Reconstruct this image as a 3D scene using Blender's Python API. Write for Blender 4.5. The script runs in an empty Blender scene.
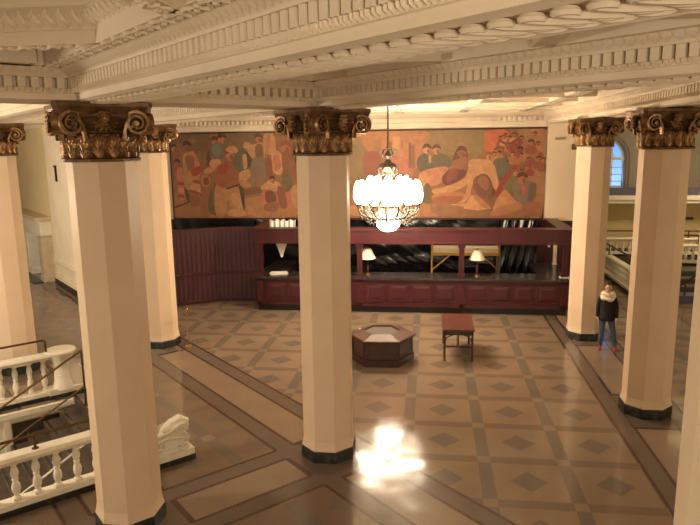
import bpy, bmesh, math, random
from mathutils import Vector, Matrix
from math import sin, cos, pi, radians, sqrt, hypot, atan2
random.seed(7)
SC = bpy.context.scene
COL = SC.collection
Q = sqrt(0.5)
ZB, ZS, ZC = 5.53, 5.87, 6.22        # beam underside, soffit, ceiling

# ------------------------------------------------------------------ materials
def new_mat(name):
    m = bpy.data.materials.new(name); m.use_nodes = True
    nt = m.node_tree
    return m, nt, nt.nodes['Principled BSDF']

class V:                                    # tiny expression language over math nodes
    nt = None
    def __init__(s, sock): s.k = sock
    @staticmethod
    def op(o, a, b=None, c=None):
        n = V.nt.nodes.new('ShaderNodeMath'); n.operation = o
        for i, x in enumerate((a, b, c)):
            if x is None: continue
            if isinstance(x, V): V.nt.links.new(x.k, n.inputs[i])
            else: n.inputs[i].default_value = x
        return V(n.outputs[0])
    def __add__(a, b): return V.op('ADD', a, b)
    def __sub__(a, b): return V.op('SUBTRACT', a, b)
    def __rsub__(a, b): return V.op('SUBTRACT', b, a)
    def __mul__(a, b): return V.op('MULTIPLY', a, b)
    def __lt__(a, b): return V.op('LESS_THAN', a, b)
    def __gt__(a, b): return V.op('GREATER_THAN', a, b)
    def __and__(a, b): return V.op('MULTIPLY', a, b)
    def __or__(a, b): return V.op('MAXIMUM', a, b)
    def inv(a): return V.op('SUBTRACT', 1.0, a)
    def abs(a): return V.op('ABSOLUTE', a)
    def fract(a): return V.op('FRACT', a)

def mixc(nt, fac, a, b):
    n = nt.nodes.new('ShaderNodeMix'); n.data_type = 'RGBA'
    if isinstance(fac, V): nt.links.new(fac.k, n.inputs[0])
    elif hasattr(fac, 'is_linked'): nt.links.new(fac, n.inputs[0])
    else: n.inputs[0].default_value = fac
    for s, x in ((6, a), (7, b)):
        if hasattr(x, 'is_linked'): nt.links.new(x, n.inputs[s])
        else: n.inputs[s].default_value = (*x, 1)
    return n.outputs[2]

def noise(nt, scale, detail=4, vec=None, rough=0.55):
    n = nt.nodes.new('ShaderNodeTexNoise')
    n.inputs['Scale'].default_value = scale; n.inputs['Detail'].default_value = detail
    n.inputs['Roughness'].default_value = rough
    if vec is not None: nt.links.new(vec, n.inputs['Vector'])
    return n.outputs['Fac']

def ramp(nt, fac, lo, hi):
    n = nt.nodes.new('ShaderNodeMapRange'); nt.links.new(fac, n.inputs[0])
    n.inputs[1].default_value = lo; n.inputs[2].default_value = hi
    return n.outputs[0]

def coords(nt, kind='Object'):
    return nt.nodes.new('ShaderNodeTexCoord').outputs[kind]

def paint(name, col, rough=0.6, metal=0.0, var=None, scale=6.0, lo=.4, hi=.65, bump=0.0, bscale=60, spec=0.5, stretch=None):
    m, nt, b = new_mat(name)
    vec = coords(nt)
    if stretch:
        mp = nt.nodes.new('ShaderNodeMapping'); mp.inputs['Scale'].default_value = stretch
        nt.links.new(vec, mp.inputs[0]); vec = mp.outputs[0]
    if var:
        nt.links.new(mixc(nt, ramp(nt, noise(nt, scale, 5, vec), lo, hi), col, var), b.inputs['Base Color'])
    else: b.inputs['Base Color'].default_value = (*col, 1)
    b.inputs['Roughness'].default_value = rough; b.inputs['Metallic'].default_value = metal
    b.inputs['Specular IOR Level'].default_value = spec
    if bump:
        bn = nt.nodes.new('ShaderNodeBump'); bn.inputs['Strength'].default_value = bump
        bn.inputs['Distance'].default_value = 0.02
        nt.links.new(noise(nt, bscale, 4, vec), bn.inputs['Height']); nt.links.new(bn.outputs[0], b.inputs['Normal'])
    return m

def glow(name, col, strength):
    m, nt, b = new_mat(name)
    b.inputs['Base Color'].default_value = (.9, .85, .75, 1)
    b.inputs['Emission Color'].default_value = (*col, 1); b.inputs['Emission Strength'].default_value = strength
    return m

M = {}
M['column']  = paint('cream column paint', (.80, .625, .45), .5, var=(.76, .585, .415), scale=1.3, bump=.15, bscale=35)
M['plaster'] = paint('cream plaster', (.85, .74, .57), .65, var=(.78, .67, .51), scale=1.6, bump=.1)
M['ceil']    = paint('ceiling plaster', (.74, .68, .56), .75, var=(.68, .62, .50), scale=.8)
M['wall']    = paint('pale green yellow wall', (.78, .65, .38), .7, var=(.72, .60, .35), scale=.7)
M['yellow']  = paint('yellow wall', (.74, .58, .30), .7, var=(.68, .53, .27), scale=.6)
M['grey']    = paint('grey brown upper wall', (.36, .31, .25), .75, var=(.31, .27, .21), scale=.7)
M['white']   = paint('white stone paint', (.84, .79, .66), .45, var=(.76, .70, .57), scale=4)
M['marble']  = paint('black marble', (.018, .02, .02), .32, var=(.06, .065, .06), scale=9, lo=.52, hi=.7)
M['bronze']  = paint('gilded bronze', (.36, .205, .085), .42, .55, var=(.13, .068, .030), scale=9, lo=.42, hi=.62)
M['bronzed'] = paint('dark gilded bronze', (.19, .105, .048), .45, .5, var=(.09, .05, .026), scale=8)
M['wood']    = paint('mahogany', (.064, .0105, .014), .38, var=(.044, .008, .011), scale=3, stretch=(1, 1, .25))
M['woodd']   = paint('dark mahogany', (.05, .012, .012), .3, var=(.03, .008, .008), scale=3, stretch=(1, 1, .25))
M['purple']  = paint('plum stained boards', (.088, .020, .030), .42, var=(.075, .02, .028), scale=4, stretch=(1, 1, .2))
M['purpled'] = paint('plum stained boards darker', (.048, .012, .019), .42, var=(.034, .010, .014), scale=4, stretch=(1, 1, .2))
M['tablew']  = paint('red brown table wood', (.105, .030, .022), .3, var=(.07, .02, .015), scale=3, stretch=(1, .2, 1))
M['octw']    = paint('dark red brown wood', (.055, .018, .015), .32, var=(.035, .012, .010), scale=4, stretch=(1, 1, .3))
M['stone']   = paint('dark counter stone', (.03, .026, .026), .18, var=(.06, .05, .05), scale=12)
M['black']   = paint('black base', (.008, .007, .007), .4)
M['plastic'] = paint('black plastic sheeting', (.006, .006, .007), .24, bump=.12, bscale=11, spec=.4)
M['iron']    = paint('dark iron', (.03, .021, .015), .5, .4, var=(.05, .034, .023), scale=20)
M['rail']    = paint('dark bronze rail', (.13, .075, .035), .35, .75)
M['steel']   = paint('brushed rail metal', (.34, .29, .24), .35, .8)
M['brass']   = paint('brass', (.62, .40, .13), .25, .9)
M['shade']   = paint('cream lamp shade', (.88, .78, .60), .8)
M['paper']   = paint('white paper', (.9, .87, .8), .7)
M['scaf']    = paint('yellow scaffold steel', (.52, .30, .045), .5)
M['plank']   = paint('pale plank', (.72, .66, .55), .7)
M['tread']   = paint('dark stair stone', (.10, .075, .055), .5, var=(.075, .055, .04), scale=5)
M['fire']    = paint('firebox dark', (.05, .035, .025), .8)
M['fpside']  = paint('warm stone', (.62, .50, .36), .5, var=(.54, .43, .3), scale=3)
M['skin']    = paint('skin', (.62, .36, .25), .5)
M['sweater'] = paint('black knit', (.008, .008, .010), .85, bump=.4, bscale=90)
M['scarf']   = paint('cream knit scarf', (.86, .77, .60), .9, bump=.6, bscale=60)
M['jeans']   = paint('blue jeans', (.075, .115, .165), .8, var=(.045, .07, .11), scale=14)
M['shoe']    = paint('pink red shoes', (.36, .025, .05), .5)
M['hair']    = paint('dark brown hair', (.025, .014, .010), .5, bump=.4, bscale=50)
M['eye']     = paint('dark eye', (.02, .015, .012), .2)
M['lip']     = paint('lips', (.42, .13, .11), .5)
M['globe']   = glow('lit frosted globe', (1.0, .79, .56), 50)
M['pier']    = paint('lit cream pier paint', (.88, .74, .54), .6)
M['hexrim']  = paint('worn brown rim', (.088, .038, .026), .5, spec=.3)
M['pane']    = None
M['bluegrey'] = paint('blue grey carpet', (.10, .085, .13), .6)

def window_glass():
    m, nt, b = new_mat('window pane with evening sky')
    sep = nt.nodes.new('ShaderNodeSeparateXYZ'); nt.links.new(coords(nt), sep.inputs[0])
    f = ramp(nt, sep.outputs[2], 0.0, 2.4)
    c = mixc(nt, f, (.30, .58, 1.0), (.06, .25, .9))
    b.inputs['Base Color'].default_value = (.05, .08, .12, 1); b.inputs['Roughness'].default_value = .05
    nt.links.new(c, b.inputs['Emission Color']); b.inputs['Emission Strength'].default_value = 1.4
    return m
M['pane'] = window_glass()

def floor_mat():
    m, nt, b = new_mat('terrazzo floor'); V.nt = nt
    vec = coords(nt)
    sp = nt.nodes.new('ShaderNodeSeparateXYZ'); nt.links.new(vec, sp.inputs[0])
    X, Y = V(sp.outputs[0]), V(sp.outputs[1])
    p, q = X + Y, Y - X
    def grid(u, v, hb, hd, sq=True):           # u,v in tile units, returns (band along v, band along u, diamond)
        fu, fv = ((u + .5).fract() - .5).abs(), ((v + .5).fract() - .5).abs()
        bu, bv = fu < hb, fv < hb
        dia = ((0.5 - fu) + (0.5 - fv)) < hd
        return bu, bv, dia
    TX = 1.244
    b1, b2, d1 = grid((X - .896) * (1 / TX), (Y - 17.28) * (1 / 1.265), .082, .225)
    TR = 1.25
    b3, b4, d3 = grid((p - 6.17) * (Q / TR), (q - 13.8) * (Q / TR), .085, .22)
    tan, tan2 = (.285, .205, .142), (.225, .157, .108)
    gry, brn, lit = (.175, .143, .114), (.195, .143, .10), (.27, .203, .145)
    red, strip = (.070, .028, .020), (.150, .114, .088)
    main = mixc(nt, d1, tan, gry); main = mixc(nt, b2, main, brn); main = mixc(nt, b1, main, gry); main = mixc(nt, b1 & b2, main, lit)
    diag = mixc(nt, d3, tan2, gry); diag = mixc(nt, b4, diag, brn); diag = mixc(nt, b3, diag, gry); diag = mixc(nt, b3 & b4, diag, lit)
    base = mixc(nt, p < 8.1, main, diag)
    base = mixc(nt, X > 4.02, base, main)
    # border strips: centre c, tan inner half-width hi, grey outer half-width ho
    def strip_(w, hi, ho, along):
        aw = w.abs()
        zig = ((along * 15.0).fract() - .5).abs() * .06      # saw-tooth mosaic edge
        inside = aw < ho
        inner = aw < hi
        edge = ((aw - ho).abs() < (zig + .012)) | ((aw - hi).abs() < (zig + .012))
        return inside, inner, edge
    wBC, wFA, wAC, wBF, wR = (p - 8.11) * Q, (p - 3.4) * Q, (q - 11.18) * Q, (q - 21.7) * Q, X - 4.02
    HO, HI = .69, .35
    right = X < 3.33
    sBC = strip_(wBC, HI, HO, q); sFA = strip_(wFA, HI, HO, q); sAC = strip_(wAC, HI, HO, p); sBF = strip_(wBF, HI, HO, p)
    sR = strip_(wR, .38, .69, Y)
    inAC, inBF = sAC[0] & (p < 8.4), sBF[0] & (p < 8.4)
    def lay(col, s, mask, stops):
        col = mixc(nt, s[0] & mask, col, strip)
        inner = s[1] & mask
        for st in stops: inner = inner & st.inv()
        col = mixc(nt, inner, col, tan)
        e = s[2] & mask
        for st in stops: e = e & st.inv()
        return mixc(nt, e, col, red)
    c = base
    c = lay(c, sAC, p < 7.4, [sBC[0], sFA[0]])
    c = lay(c, sBF, p < 7.4, [sBC[0], sFA[0]])
    c = lay(c, sFA, q < 60.0, [sAC[0], sBF[0]])
    c = lay(c, sBC, right, [inAC, inBF])
    # close each panel with a red line where two strips cross
    def frame(col, w, hi, cross, lim): 
        return mixc(nt, ((w.abs() - lim).abs() < .045) & (cross.abs() < hi), col, red)
    for a, bb in ((wAC, wBC), (wBF, wBC), (wAC, wFA), (wBF, wFA)):
        c = frame(c, a, HI, bb, HO); 
        c = mixc(nt, ((bb.abs() - HO).abs() < .045) & (a.abs() < HI) & (p < 8.4), c, red)
    nearcol = (((Y - 11.87).abs() < .74) | ((Y - 16.56).abs() < .74)) | ((Y - 7.1).abs() < .74)
    c = lay(c, sR, Y > 2.0, [nearcol & (sR[1])])
    for yy in (11.87, 16.56):
        c = mixc(nt, (((Y - yy).abs() - .76).abs() < .035) & (wR.abs() < .38), c, red)
    # terrazzo speckle and wear
    sn = noise(nt, 55, 3, vec); c = mixc(nt, ramp(nt, sn, .35, .75), mixc(nt, .2, c, (.10, .075, .055)), mixc(nt, .05, c, (.6, .5, .4)))
    wn = noise(nt, .9, 5, vec); c = mixc(nt, ramp(nt, wn, .42, .75), c, mixc(nt, .25, c, (.10, .07, .05)))
    nt.links.new(c, b.inputs['Base Color'])
    rr = nt.nodes.new('ShaderNodeMapRange'); nt.links.new(noise(nt, 3.0, 5, vec), rr.inputs[0])
    rr.inputs[3].default_value = .07; rr.inputs[4].default_value = .17
    nt.links.new(rr.outputs[0], b.inputs['Roughness'])
    bn = nt.nodes.new('ShaderNodeBump'); bn.inputs['Strength'].default_value = 1.0; bn.inputs['Distance'].default_value = .03
    b.inputs['Specular IOR Level'].default_value = .30
    nt.links.new(noise(nt, 1.0, 0.6, vec), bn.inputs['Height']); nt.links.new(bn.outputs[0], b.inputs['Normal'])
    return m
M['floor'] = floor_mat()

def mural_mat():
    m, nt, b = new_mat('painted canvas')
    a = nt.nodes.new('ShaderNodeVertexColor'); a.layer_name = 'paint'
    vec = coords(nt)
    c = mixc(nt, ramp(nt, noise(nt, 4.5, 8, vec, .7), .38, .66), a.outputs[0], mixc(nt, .45, a.outputs[0], (.13, .065, .035)))
    c = mixc(nt, ramp(nt, noise(nt, 9, 4, vec), .5, .72), c, mixc(nt, .16, c, (.45, .27, .14)))
    nt.links.new(c, b.inputs['Base Color']); b.inputs['Roughness'].default_value = .6
    return m
M['mural'] = mural_mat()

# ------------------------------------------------------------------ mesh helpers
def frame_u(d):
    d = Vector(d).normalized()
    up = Vector((0, 0, 1)) if abs(d.z) < .95 else Vector((1, 0, 0))
    a = d.cross(up).normalized(); return a, a.cross(d).normalized()

class MB:
    def __init__(s): s.b = bmesh.new()
    def hexa(s, pts):                           # 8 points: bottom 4 ccw, top 4 ccw
        v = [s.b.verts.new(p) for p in pts]
        for f in ((3, 2, 1, 0), (4, 5, 6, 7), (0, 1, 5, 4), (1, 2, 6, 5), (2, 3, 7, 6), (3, 0, 4, 7)):
            s.b.faces.new([v[i] for i in f])
        return s
    def box(s, x0, x1, y0, y1, z0, z1):
        return s.hexa([(x0, y0, z0), (x1, y0, z0), (x1, y1, z0), (x0, y1, z0), (x0, y0, z1), (x1, y0, z1), (x1, y1, z1), (x0, y1, z1)])
    def obox(s, c, u, hu, hv, z0, z1):          # box oriented in plan: centre c, unit axis u, half sizes
        c = Vector((c[0], c[1])); u = Vector(u).normalized(); v = Vector((-u.y, u.x))
        P = [c - u * hu - v * hv, c + u * hu - v * hv, c + u * hu + v * hv, c - u * hu + v * hv]
        return s.hexa([(*p, z0) for p in P] + [(*p, z1) for p in P])
    def prism(s, poly, z0, z1):
        n = len(poly)
        a = [s.b.verts.new((x, y, z0)) for x, y in poly]; t = [s.b.verts.new((x, y, z1)) for x, y in poly]
        s.b.faces.new(a[::-1]); s.b.faces.new(t)
        for i in range(n): s.b.faces.new([a[i], a[(i + 1) % n], t[(i + 1) % n], t[i]])
        return s
    def loft(s, rings, cap=True):               # rings: lists of points with equal counts
        R = [[s.b.verts.new(p) for p in r] for r in rings]
        n = len(R[0])
        for a, t in zip(R, R[1:]):
            for i in range(n): s.b.faces.new([a[i], a[(i + 1) % n], t[(i + 1) % n], t[i]])
        if cap: s.b.faces.new(R[0][::-1]); s.b.faces.new(R[-1])
        return s
    def lathe(s, prof, seg=16, c=(0, 0, 0), rot=0.0):
        return s.loft([[(c[0] + r * cos(rot + 2 * pi * i / seg), c[1] + r * sin(rot + 2 * pi * i / seg), c[2] + z) for i in range(seg)] for r, z in prof])
    def tube(s, pts, r, seg=8, closed=False):
        pts = [Vector(p) for p in pts]; n = len(pts); rings = []
        for i, p in enumerate(pts):
            a = pts[i - 1] if (i or closed) else p
            c = pts[(i + 1) % n] if (i < n - 1 or closed) else p
            u, v = frame_u(c - a); rr = r[i] if hasattr(r, '__len__') else r
            rings.append([p + (u * cos(2 * pi * k / seg) + v * sin(2 * pi * k / seg)) * rr for k in range(seg)])
        if closed: rings.append(rings[0])
        return s.loft(rings, not closed)
    def ball(s, c, r, seg=10, rings=6, sc=(1, 1, 1)):
        pr = [[(c[0] + r * sc[0] * sin(pi * j / rings) * cos(2 * pi * i / seg), c[1] + r * sc[1] * sin(pi * j / rings) * sin(2 * pi * i / seg), c[2] - r * sc[2] * cos(pi * j / rings)) for i in range(seg)] for j in range(1, rings)]
        pr = [[(c[0], c[1], c[2] - r * sc[2] * .999) if False else p for p in pr[0]]] + pr[1:]
        return s.loft(pr)
    def quad(s, a, b, c, d): s.b.faces.new([s.b.verts.new(p) for p in (a, b, c, d)]); return s
    def grid(s, fn, nu, nv, thick=None):
        G = [[s.b.verts.new(fn(i / nu, j / nv)) for j in range(nv + 1)] for i in range(nu + 1)]
        for i in range(nu):
            for j in range(nv): s.b.faces.new([G[i][j], G[i + 1][j], G[i + 1][j + 1], G[i][j + 1]])
        return s
    def bevel(s, w, seg=2):
        bmesh.ops.bevel(s.b, geom=[e for e in s.b.edges if e.is_manifold and e.calc_face_angle(0) > .6], offset=w, segments=seg, affect='EDGES', profile=.6); return s
    def xf(s, mat): bmesh.ops.transform(s.b, matrix=mat, verts=s.b.verts); return s
    def build(s, name, m, parent=None, smooth=35, loc=None):
        bmesh.ops.recalc_face_normals(s.b, faces=s.b.faces)
        me = bpy.data.meshes.new(name); s.b.to_mesh(me); s.b.free()
        me.materials.append(M[m] if isinstance(m, str) else m)
        if smooth:
            me.polygons.foreach_set('use_smooth', [True] * len(me.polygons)); me.set_sharp_from_angle(angle=radians(smooth))
        o = bpy.data.objects.new(name, me); COL.objects.link(o)
        if parent is not None: o.parent = parent
        if loc is not None: o.location = loc
        return o

def tag(o, label=None, cat=None, group=None, kind=None):
    if label: o['label'] = label
    if cat: o['category'] = cat
    if group: o['group'] = group
    if cat and not kind: o['kind'] = 'thing'
    if kind: o['kind'] = kind
    return o
def thing(name, label, cat, loc=(0, 0, 0), rz=0.0, group=None):
    o = bpy.data.objects.new(name, None); COL.objects.link(o); o.location = loc; o.rotation_euler = (0, 0, rz)
    return tag(o, label, cat, group)
def struct(mb, name, m, smooth=35): return tag(mb.build(name, m, smooth=smooth), kind='structure')
def dup(o, parent=None):
    c = o.copy(); COL.objects.link(c)
    if parent is not None: c.parent = parent
    for ch in list(o.children): dup(ch, c)
    return c

# ------------------------------------------------------------------ positions
A, B, C, F = (-4.02, 7.50), (-6.82, 15.05), (-1.63, 9.72), (-9.37, 12.94)
D, E, G = (4.05, 11.9), (3.99, 16.58), (3.06, 6.55)
PQ = lambda p, q: ((p - q) / 2, (p + q) / 2)          # diagonal coordinates to x, y

# ------------------------------------------------------------------ the shell
HP, HQ0, HQ1 = 4.35, 13.6, 18.75                       # stairwell opening
fl = MB()
ps, qs = [-12, -6.5, HP, 46], [-16, HQ0, HQ1, 60]
for i in range(3):
    for j in range(3):
        if (i, j) == (1, 1): continue
        fl.quad(*[(*PQ(a, b_), 0) for a, b_ in ((ps[i], qs[j]), (ps[i + 1], qs[j]), (ps[i + 1], qs[j + 1]), (ps[i], qs[j + 1]))])
bmesh.ops.remove_doubles(fl.b, verts=fl.b.verts, dist=1e-4)
struct(fl, 'floor', 'floor', smooth=0)

struct(MB().box(-30, 16, -9, 34, ZC, ZC + .2), 'ceiling', 'ceil', smooth=0)
wb = MB(); wb.box(-13.4, 4.70, 21.65, 22.1, 0, ZC)
struct(wb, 'wall_back', 'plaster', smooth=0)
struct(MB().box(3.72, 4.70, 21.40, 21.65, 2.44, ZC - .3), 'trim_1', 'pier', smooth=0)      # pier at the mural's right end
struct(MB().box(-9.4, 4.70, 21.55, 21.65, 0, 2.44), 'trim_2', 'woodd', smooth=0)              # wainscot behind the desk
def wall45(name, m, p, q0, q1, z0, z1, th=.3):
    return struct(MB().prism([PQ(p, q0), PQ(p, q1), PQ(p + th, q1), PQ(p + th, q0)], z0, z1), name, m, smooth=0)
wall45('wall_left', 'wall', 8.1, 30.2, 56, 0, ZC)
wall45('trim_3', 'plaster', 7.95, 30.2, 35.5, 0, ZC - .3, .2)                                  # pilaster strip on the fireplace wall
bb = MB()
bb.prism([PQ(7.85, 30.2), PQ(7.85, 35.6), PQ(8.15, 35.6), PQ(8.15, 30.2)], 0, .24).prism([PQ(8.0, 35.6), PQ(8.0, 36.0), PQ(8.15, 36.0), PQ(8.15, 35.6)], 0, .24)
struct(bb, 'baseboard_left', 'marble', smooth=0)
wn = MB()
for z0, z1, o in ((.24, .32, .24), (.88, .98, .24), (.40, .44, .21), (.78, .82, .21)):
    wn.prism([PQ(8.1 - o, 30.2), PQ(8.1 - o, 35.6), PQ(8.15, 35.6), PQ(8.15, 30.2)], z0, z1)
struct(wn, 'trim_4', 'plaster', smooth=0)
# rooms' other sides, out of the photo
struct(MB().box(-27.3, -27, -9, 34, 0, ZC), 'wall_side', 'plaster', smooth=0)
struct(MB().box(14, 14.3, -9, 34, 0, ZC), 'wall_right', 'yellow', smooth=0)
struct(MB().box(-30, 14, -9.3, -9, 0, ZC), 'wall_front', 'plaster', smooth=0)
# the stair hall behind the right-hand columns
struct(MB().box(4.3, 14, 28.2, 28.5, 0, 2.6), 'wall_stair_hall', 'yellow', smooth=0)
struct(MB().box(4.70, 4.90, 21.65, 28.4, 0, ZC), 'wall_stair_side', 'grey', smooth=0)
struct(MB().box(4.9, 14, 26.9, 28.5, 2.48, 2.78).box(4.9, 14, 26.8, 26.9, 2.62, 2.80), 'trim_5', 'white', smooth=0)

# ------------------------------------------------------------------ arched window in the upper wall
WX, WW, WZ, WR = 7.58, .87, 2.92, .87        # centre, half width, sill, arch radius
WTOP = 4.20                                  # springing
def arch(n=16, r=WR, s=0.0): return [(WX + (r + s) * cos(pi * i / n), WTOP + (r + s) * sin(pi * i / n)) for i in range(n + 1)]
up = MB(); yb = 29.6
pts = arch()
up.box(4.3, WX - WW, yb, yb + .3, 2.6, ZC).box(WX + WW, 14, yb, yb + .3, 2.6, ZC).box(WX - WW, WX + WW, yb, yb + .3, 2.6, WZ)
for (x0, z0), (x1, z1) in zip(pts, pts[1:]):
    up.hexa([(x1, yb, z1), (x0, yb, z0), (x0, yb + .3, z0), (x1, yb + .3, z1), (x1, yb, ZC), (x0, yb, ZC), (x0, yb + .3, ZC), (x1, yb + .3, ZC)])
struct(up, 'wall_upper_stair', 'grey', smooth=0)
wf = MB(); ring = arch(20, WR, -.05)
outline = [(WX + WW - .05, WZ + .05)] + ring + [(WX - WW + .05, WZ + .05)]
wf.tube([(x, yb + .1, z) for x, z in outline], .055, 6, closed=True)
for x in (-.36, 0, .36): wf.box(WX + x - .022, WX + x + .022, yb + .08, yb + .13, WZ, WTOP + (WR - .08 if x == 0 else .66))
for z in (3.20, 3.50, 3.80): wf.box(WX - WW, WX + WW, yb + .08, yb + .13, z - .02, z + .02)
wf.box(WX - WW, WX + WW, yb + .05, yb + .16, 4.12, 4.26)
wf.tube([(WX + .45 * cos(pi * i / 12), yb + .1, WTOP + .45 * sin(pi * i / 12)) for i in range(13)], .02, 5)
win = struct(wf, 'window_1', 'white')
pn = MB(); pn.b.faces.new([pn.b.verts.new((x - WX, 0, z - WZ)) for x, z in [(WX + WW, WZ)] + arch() + [(WX - WW, WZ)]])
po = pn.build('pane', 'pane', smooth=0); po.location = (WX, yb + .14, WZ); po.parent = win
ws = MB(); 
for k in (0, 1):
    a = arch(20, WR, .10 + .12 * k)
    ws.tube([(x, yb - .02, z) for x, z in [(a[0][0], WZ)] + a + [(a[-1][0], WZ)]], .05, 6)
struct(ws, 'trim_6', 'grey')

# ------------------------------------------------------------------ ceiling beams with dentils, leaf bands and guilloche
def leaf_row(mb, p, d, n, z0, z1, w, o0, o1):
    """one small tongue-shaped leaf on a face: p foot point in plan, d along, n outward"""
    P = lambda s, z, o: (p.x + d.x * s + n.x * o, p.y + d.y * s + n.y * o, z)
    h = w * .46; zm = z0 + (z1 - z0) * .45
    v = [mb.b.verts.new(q_) for q_ in (P(-h, z1, o1), P(h, z1, o1), P(h * .95, zm, (o0 + o1) * .5), P(0, z0, o0), P(-h * .95, zm, (o0 + o1) * .5), P(0, z1, o1 + .03), P(0, zm, (o0 + o1) * .5 + .035))]
    for f in ((0, 4, 6, 5), (1, 5, 6, 2), (4, 3, 6), (2, 6, 3)): mb.b.faces.new([v[i] for i in f])

def beam(name, a, b, hw, sides=(1, -1), pitch=.11, gap=.5, guil=True, gp=.26, soffit=0.0, t0=0.0, t1=None, zb=ZB, lpitch=None):
    a, b = Vector(a), Vector(b); d = (b - a); L = d.length; d.normalize(); nn = Vector((d.y, -d.x))
    if t1 is None: t1 = L
    m = MB(); ztop = ZC
    prof = [(hw - .03, zb + .012), (hw, zb + .02), (hw, zb + .085), (hw + .02, zb + .09), (hw + .03, zb + .135), (hw + .02, zb + .138), (hw - .03, zb + .14), (hw - .03, zb + .245), (hw + .085, zb + .248), (hw + .09, zb + .265), (hw + .10, zb + .275), (hw + .16, zb + .34), (hw + .18, zb + .345), (hw + .18, ZS), (hw + .18 + soffit, ZS), (hw + .18 + soffit, ztop)]
    full = [(-o, z) for o, z in prof[::-1]] + [(-hw + .06, zb), (-hw + .10, zb + .025), (hw - .10, zb + .025), (hw - .06, zb)] + prof
    m.loft([[(a.x + d.x * t + nn.x * o, a.y + d.y * t + nn.y * o, z) for o, z in full] for t in (0, L)])
    for s in sides:
        n = nn * s
        t = t0 + pitch / 2
        while t < t1:
            c = a + d * t
            m.obox(c + n * (hw + .02), d, pitch * (1 - gap) / 2, .055, zb + .139, zb + .246)
            t += pitch
        lp = lpitch or pitch * .9; t = t0
        while t < t1:
            c = a + d * t
            leaf_row(m, c, d, n, zb + .268, zb + .345, lp, hw + .095, hw + .165)
            leaf_row(m, c, d, n, zb + .088, zb + .138, lp * .6, hw + .018, hw + .034)
            leaf_row(m, c + d * lp * .6, d, n, zb + .088, zb + .138, lp * .6, hw + .018, hw + .034)
            t += lp
    if guil:
        t = t0; k = 0
        P = lambda tt, o, z: (a.x + d.x * tt + nn.x * o, a.y + d.y * tt + nn.y * o, z)
        while t < t1:
            sg = 1; g_ = gp / .26
            # running scroll: a hooked stem, a leaf and a boss per unit
            m.tube([P(t + gp * (-.1 + 1.15 * i / 10), .17 - .30 * (i / 10) + .05 * sin(pi * i / 10), zb + .004) for i in range(11)], [(.014 + .022 * sin(pi * i / 10)) * g_ ** .5 for i in range(11)], 6)
            m.tube([P(t + gp * .30 + .075 * g_ * (1 - i / 16) * cos(2.6 - i * .62), .135 + .062 * (1 - i / 16) * sin(2.6 - i * .62), zb + .004) for i in range(13)], [(.030 - .0017 * i) * g_ ** .5 for i in range(13)], 6)
            for o_ in (-.04, -.12):
                m.tube([P(t + gp * (.1 + .95 * i / 5), o_ - .05 * i / 5 + .02 * sin(i * 1.2), zb + .006) for i in range(6)], [.008, .024 * g_ ** .5, .032 * g_ ** .5, .030 * g_ ** .5, .018, .005], 6)
            t += gp; k += 1
    return struct(m, name, 'plaster', smooth=50)

beam('trim_7', PQ(3.45, 25.0), PQ(3.45, -5.0), .34, sides=(1, -1), pitch=.095, gap=.46, soffit=.10, t0=9.2, t1=20.5, gp=.16)
beam('trim_8', PQ(8.1, 34.0), PQ(8.1, .2), .34, sides=(1, -1), pitch=.105, gap=.30, soffit=.10, t0=8.0, gp=.15, lpitch=.10)
beam('trim_9', PQ(-6.0, 11.35), PQ(7.9, 11.35), .33, sides=(1, -1), pitch=.13, gap=.38, guil=False, soffit=.15, t0=3.0)
beam('trim_10', PQ(-9.0, 22.0), PQ(7.9, 22.0), .33, pitch=.24, gap=.3, guil=False, soffit=.1)
beam('trim_11', (4.02, 4.1), (4.02, 21.65), .34, pitch=.12, gap=.4, guil=False, soffit=.06)
beam('trim_12', (4.4, 16.58), (14, 16.58), .33, pitch=.24, gap=.3, guil=False)
beam('trim_13', (4.4, 11.9), (14, 11.9), .33, pitch=.24, gap=.3, guil=False)
# soffit ribs of the coffers (structure of the ceiling)
rb = MB()
def rib(a, b, w, z=ZS):
    a, b = Vector(a), Vector(b); rb.obox((a + b) / 2, b - a, (b - a).length / 2, w / 2, z, ZC)
rib(PQ(2.55, 11.0), PQ(2.55, -3), .16)
rib((-9, 5.25), (-2.65, 5.25), .15)
rib((-1.66, 4.2), (-1.66, -6), .16)
rib(PQ(2.3, 10.4), PQ(-6, 10.4), .30)
for x in (-3.2, -1.15, 1.0, 3.0): rib((x, 4.3 - x + .1), (x, 7.3 - x - .1), .20)
for y in (2.7, 4.9, 7.1, 9.2, 11.6): rib((4.3 - y + .1, y), (7.3 - y - .1, y), .20)
for y in (10.8, 12.6, 14.4, 16.2, 18.0, 19.8): rib((max(8.7 - y, -11), y), (3.6, y), .26, ZS + .06)
for x in (-9.0, -7.0, -5.0, -3.0, -1.0, 1.0, 2.9): rib((x, 8.8 - x), (x, 21.6), .26, ZS + .06)
for k in range(6): rib(PQ(4.2, 12.5 + 2.4 * k), PQ(7.4, 12.5 + 2.4 * k), .25)
for x in (6.2, 8.4, 10.6): rib((x, 3), (x, 28), .3, ZS + .06)
for y in (13.3, 15, 18.4, 20.4, 22.4, 24.4, 26.4): rib((4.5, y), (14, y), .3, ZS + .06)
struct(rb, 'trim_14', 'plaster', smooth=0)
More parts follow.
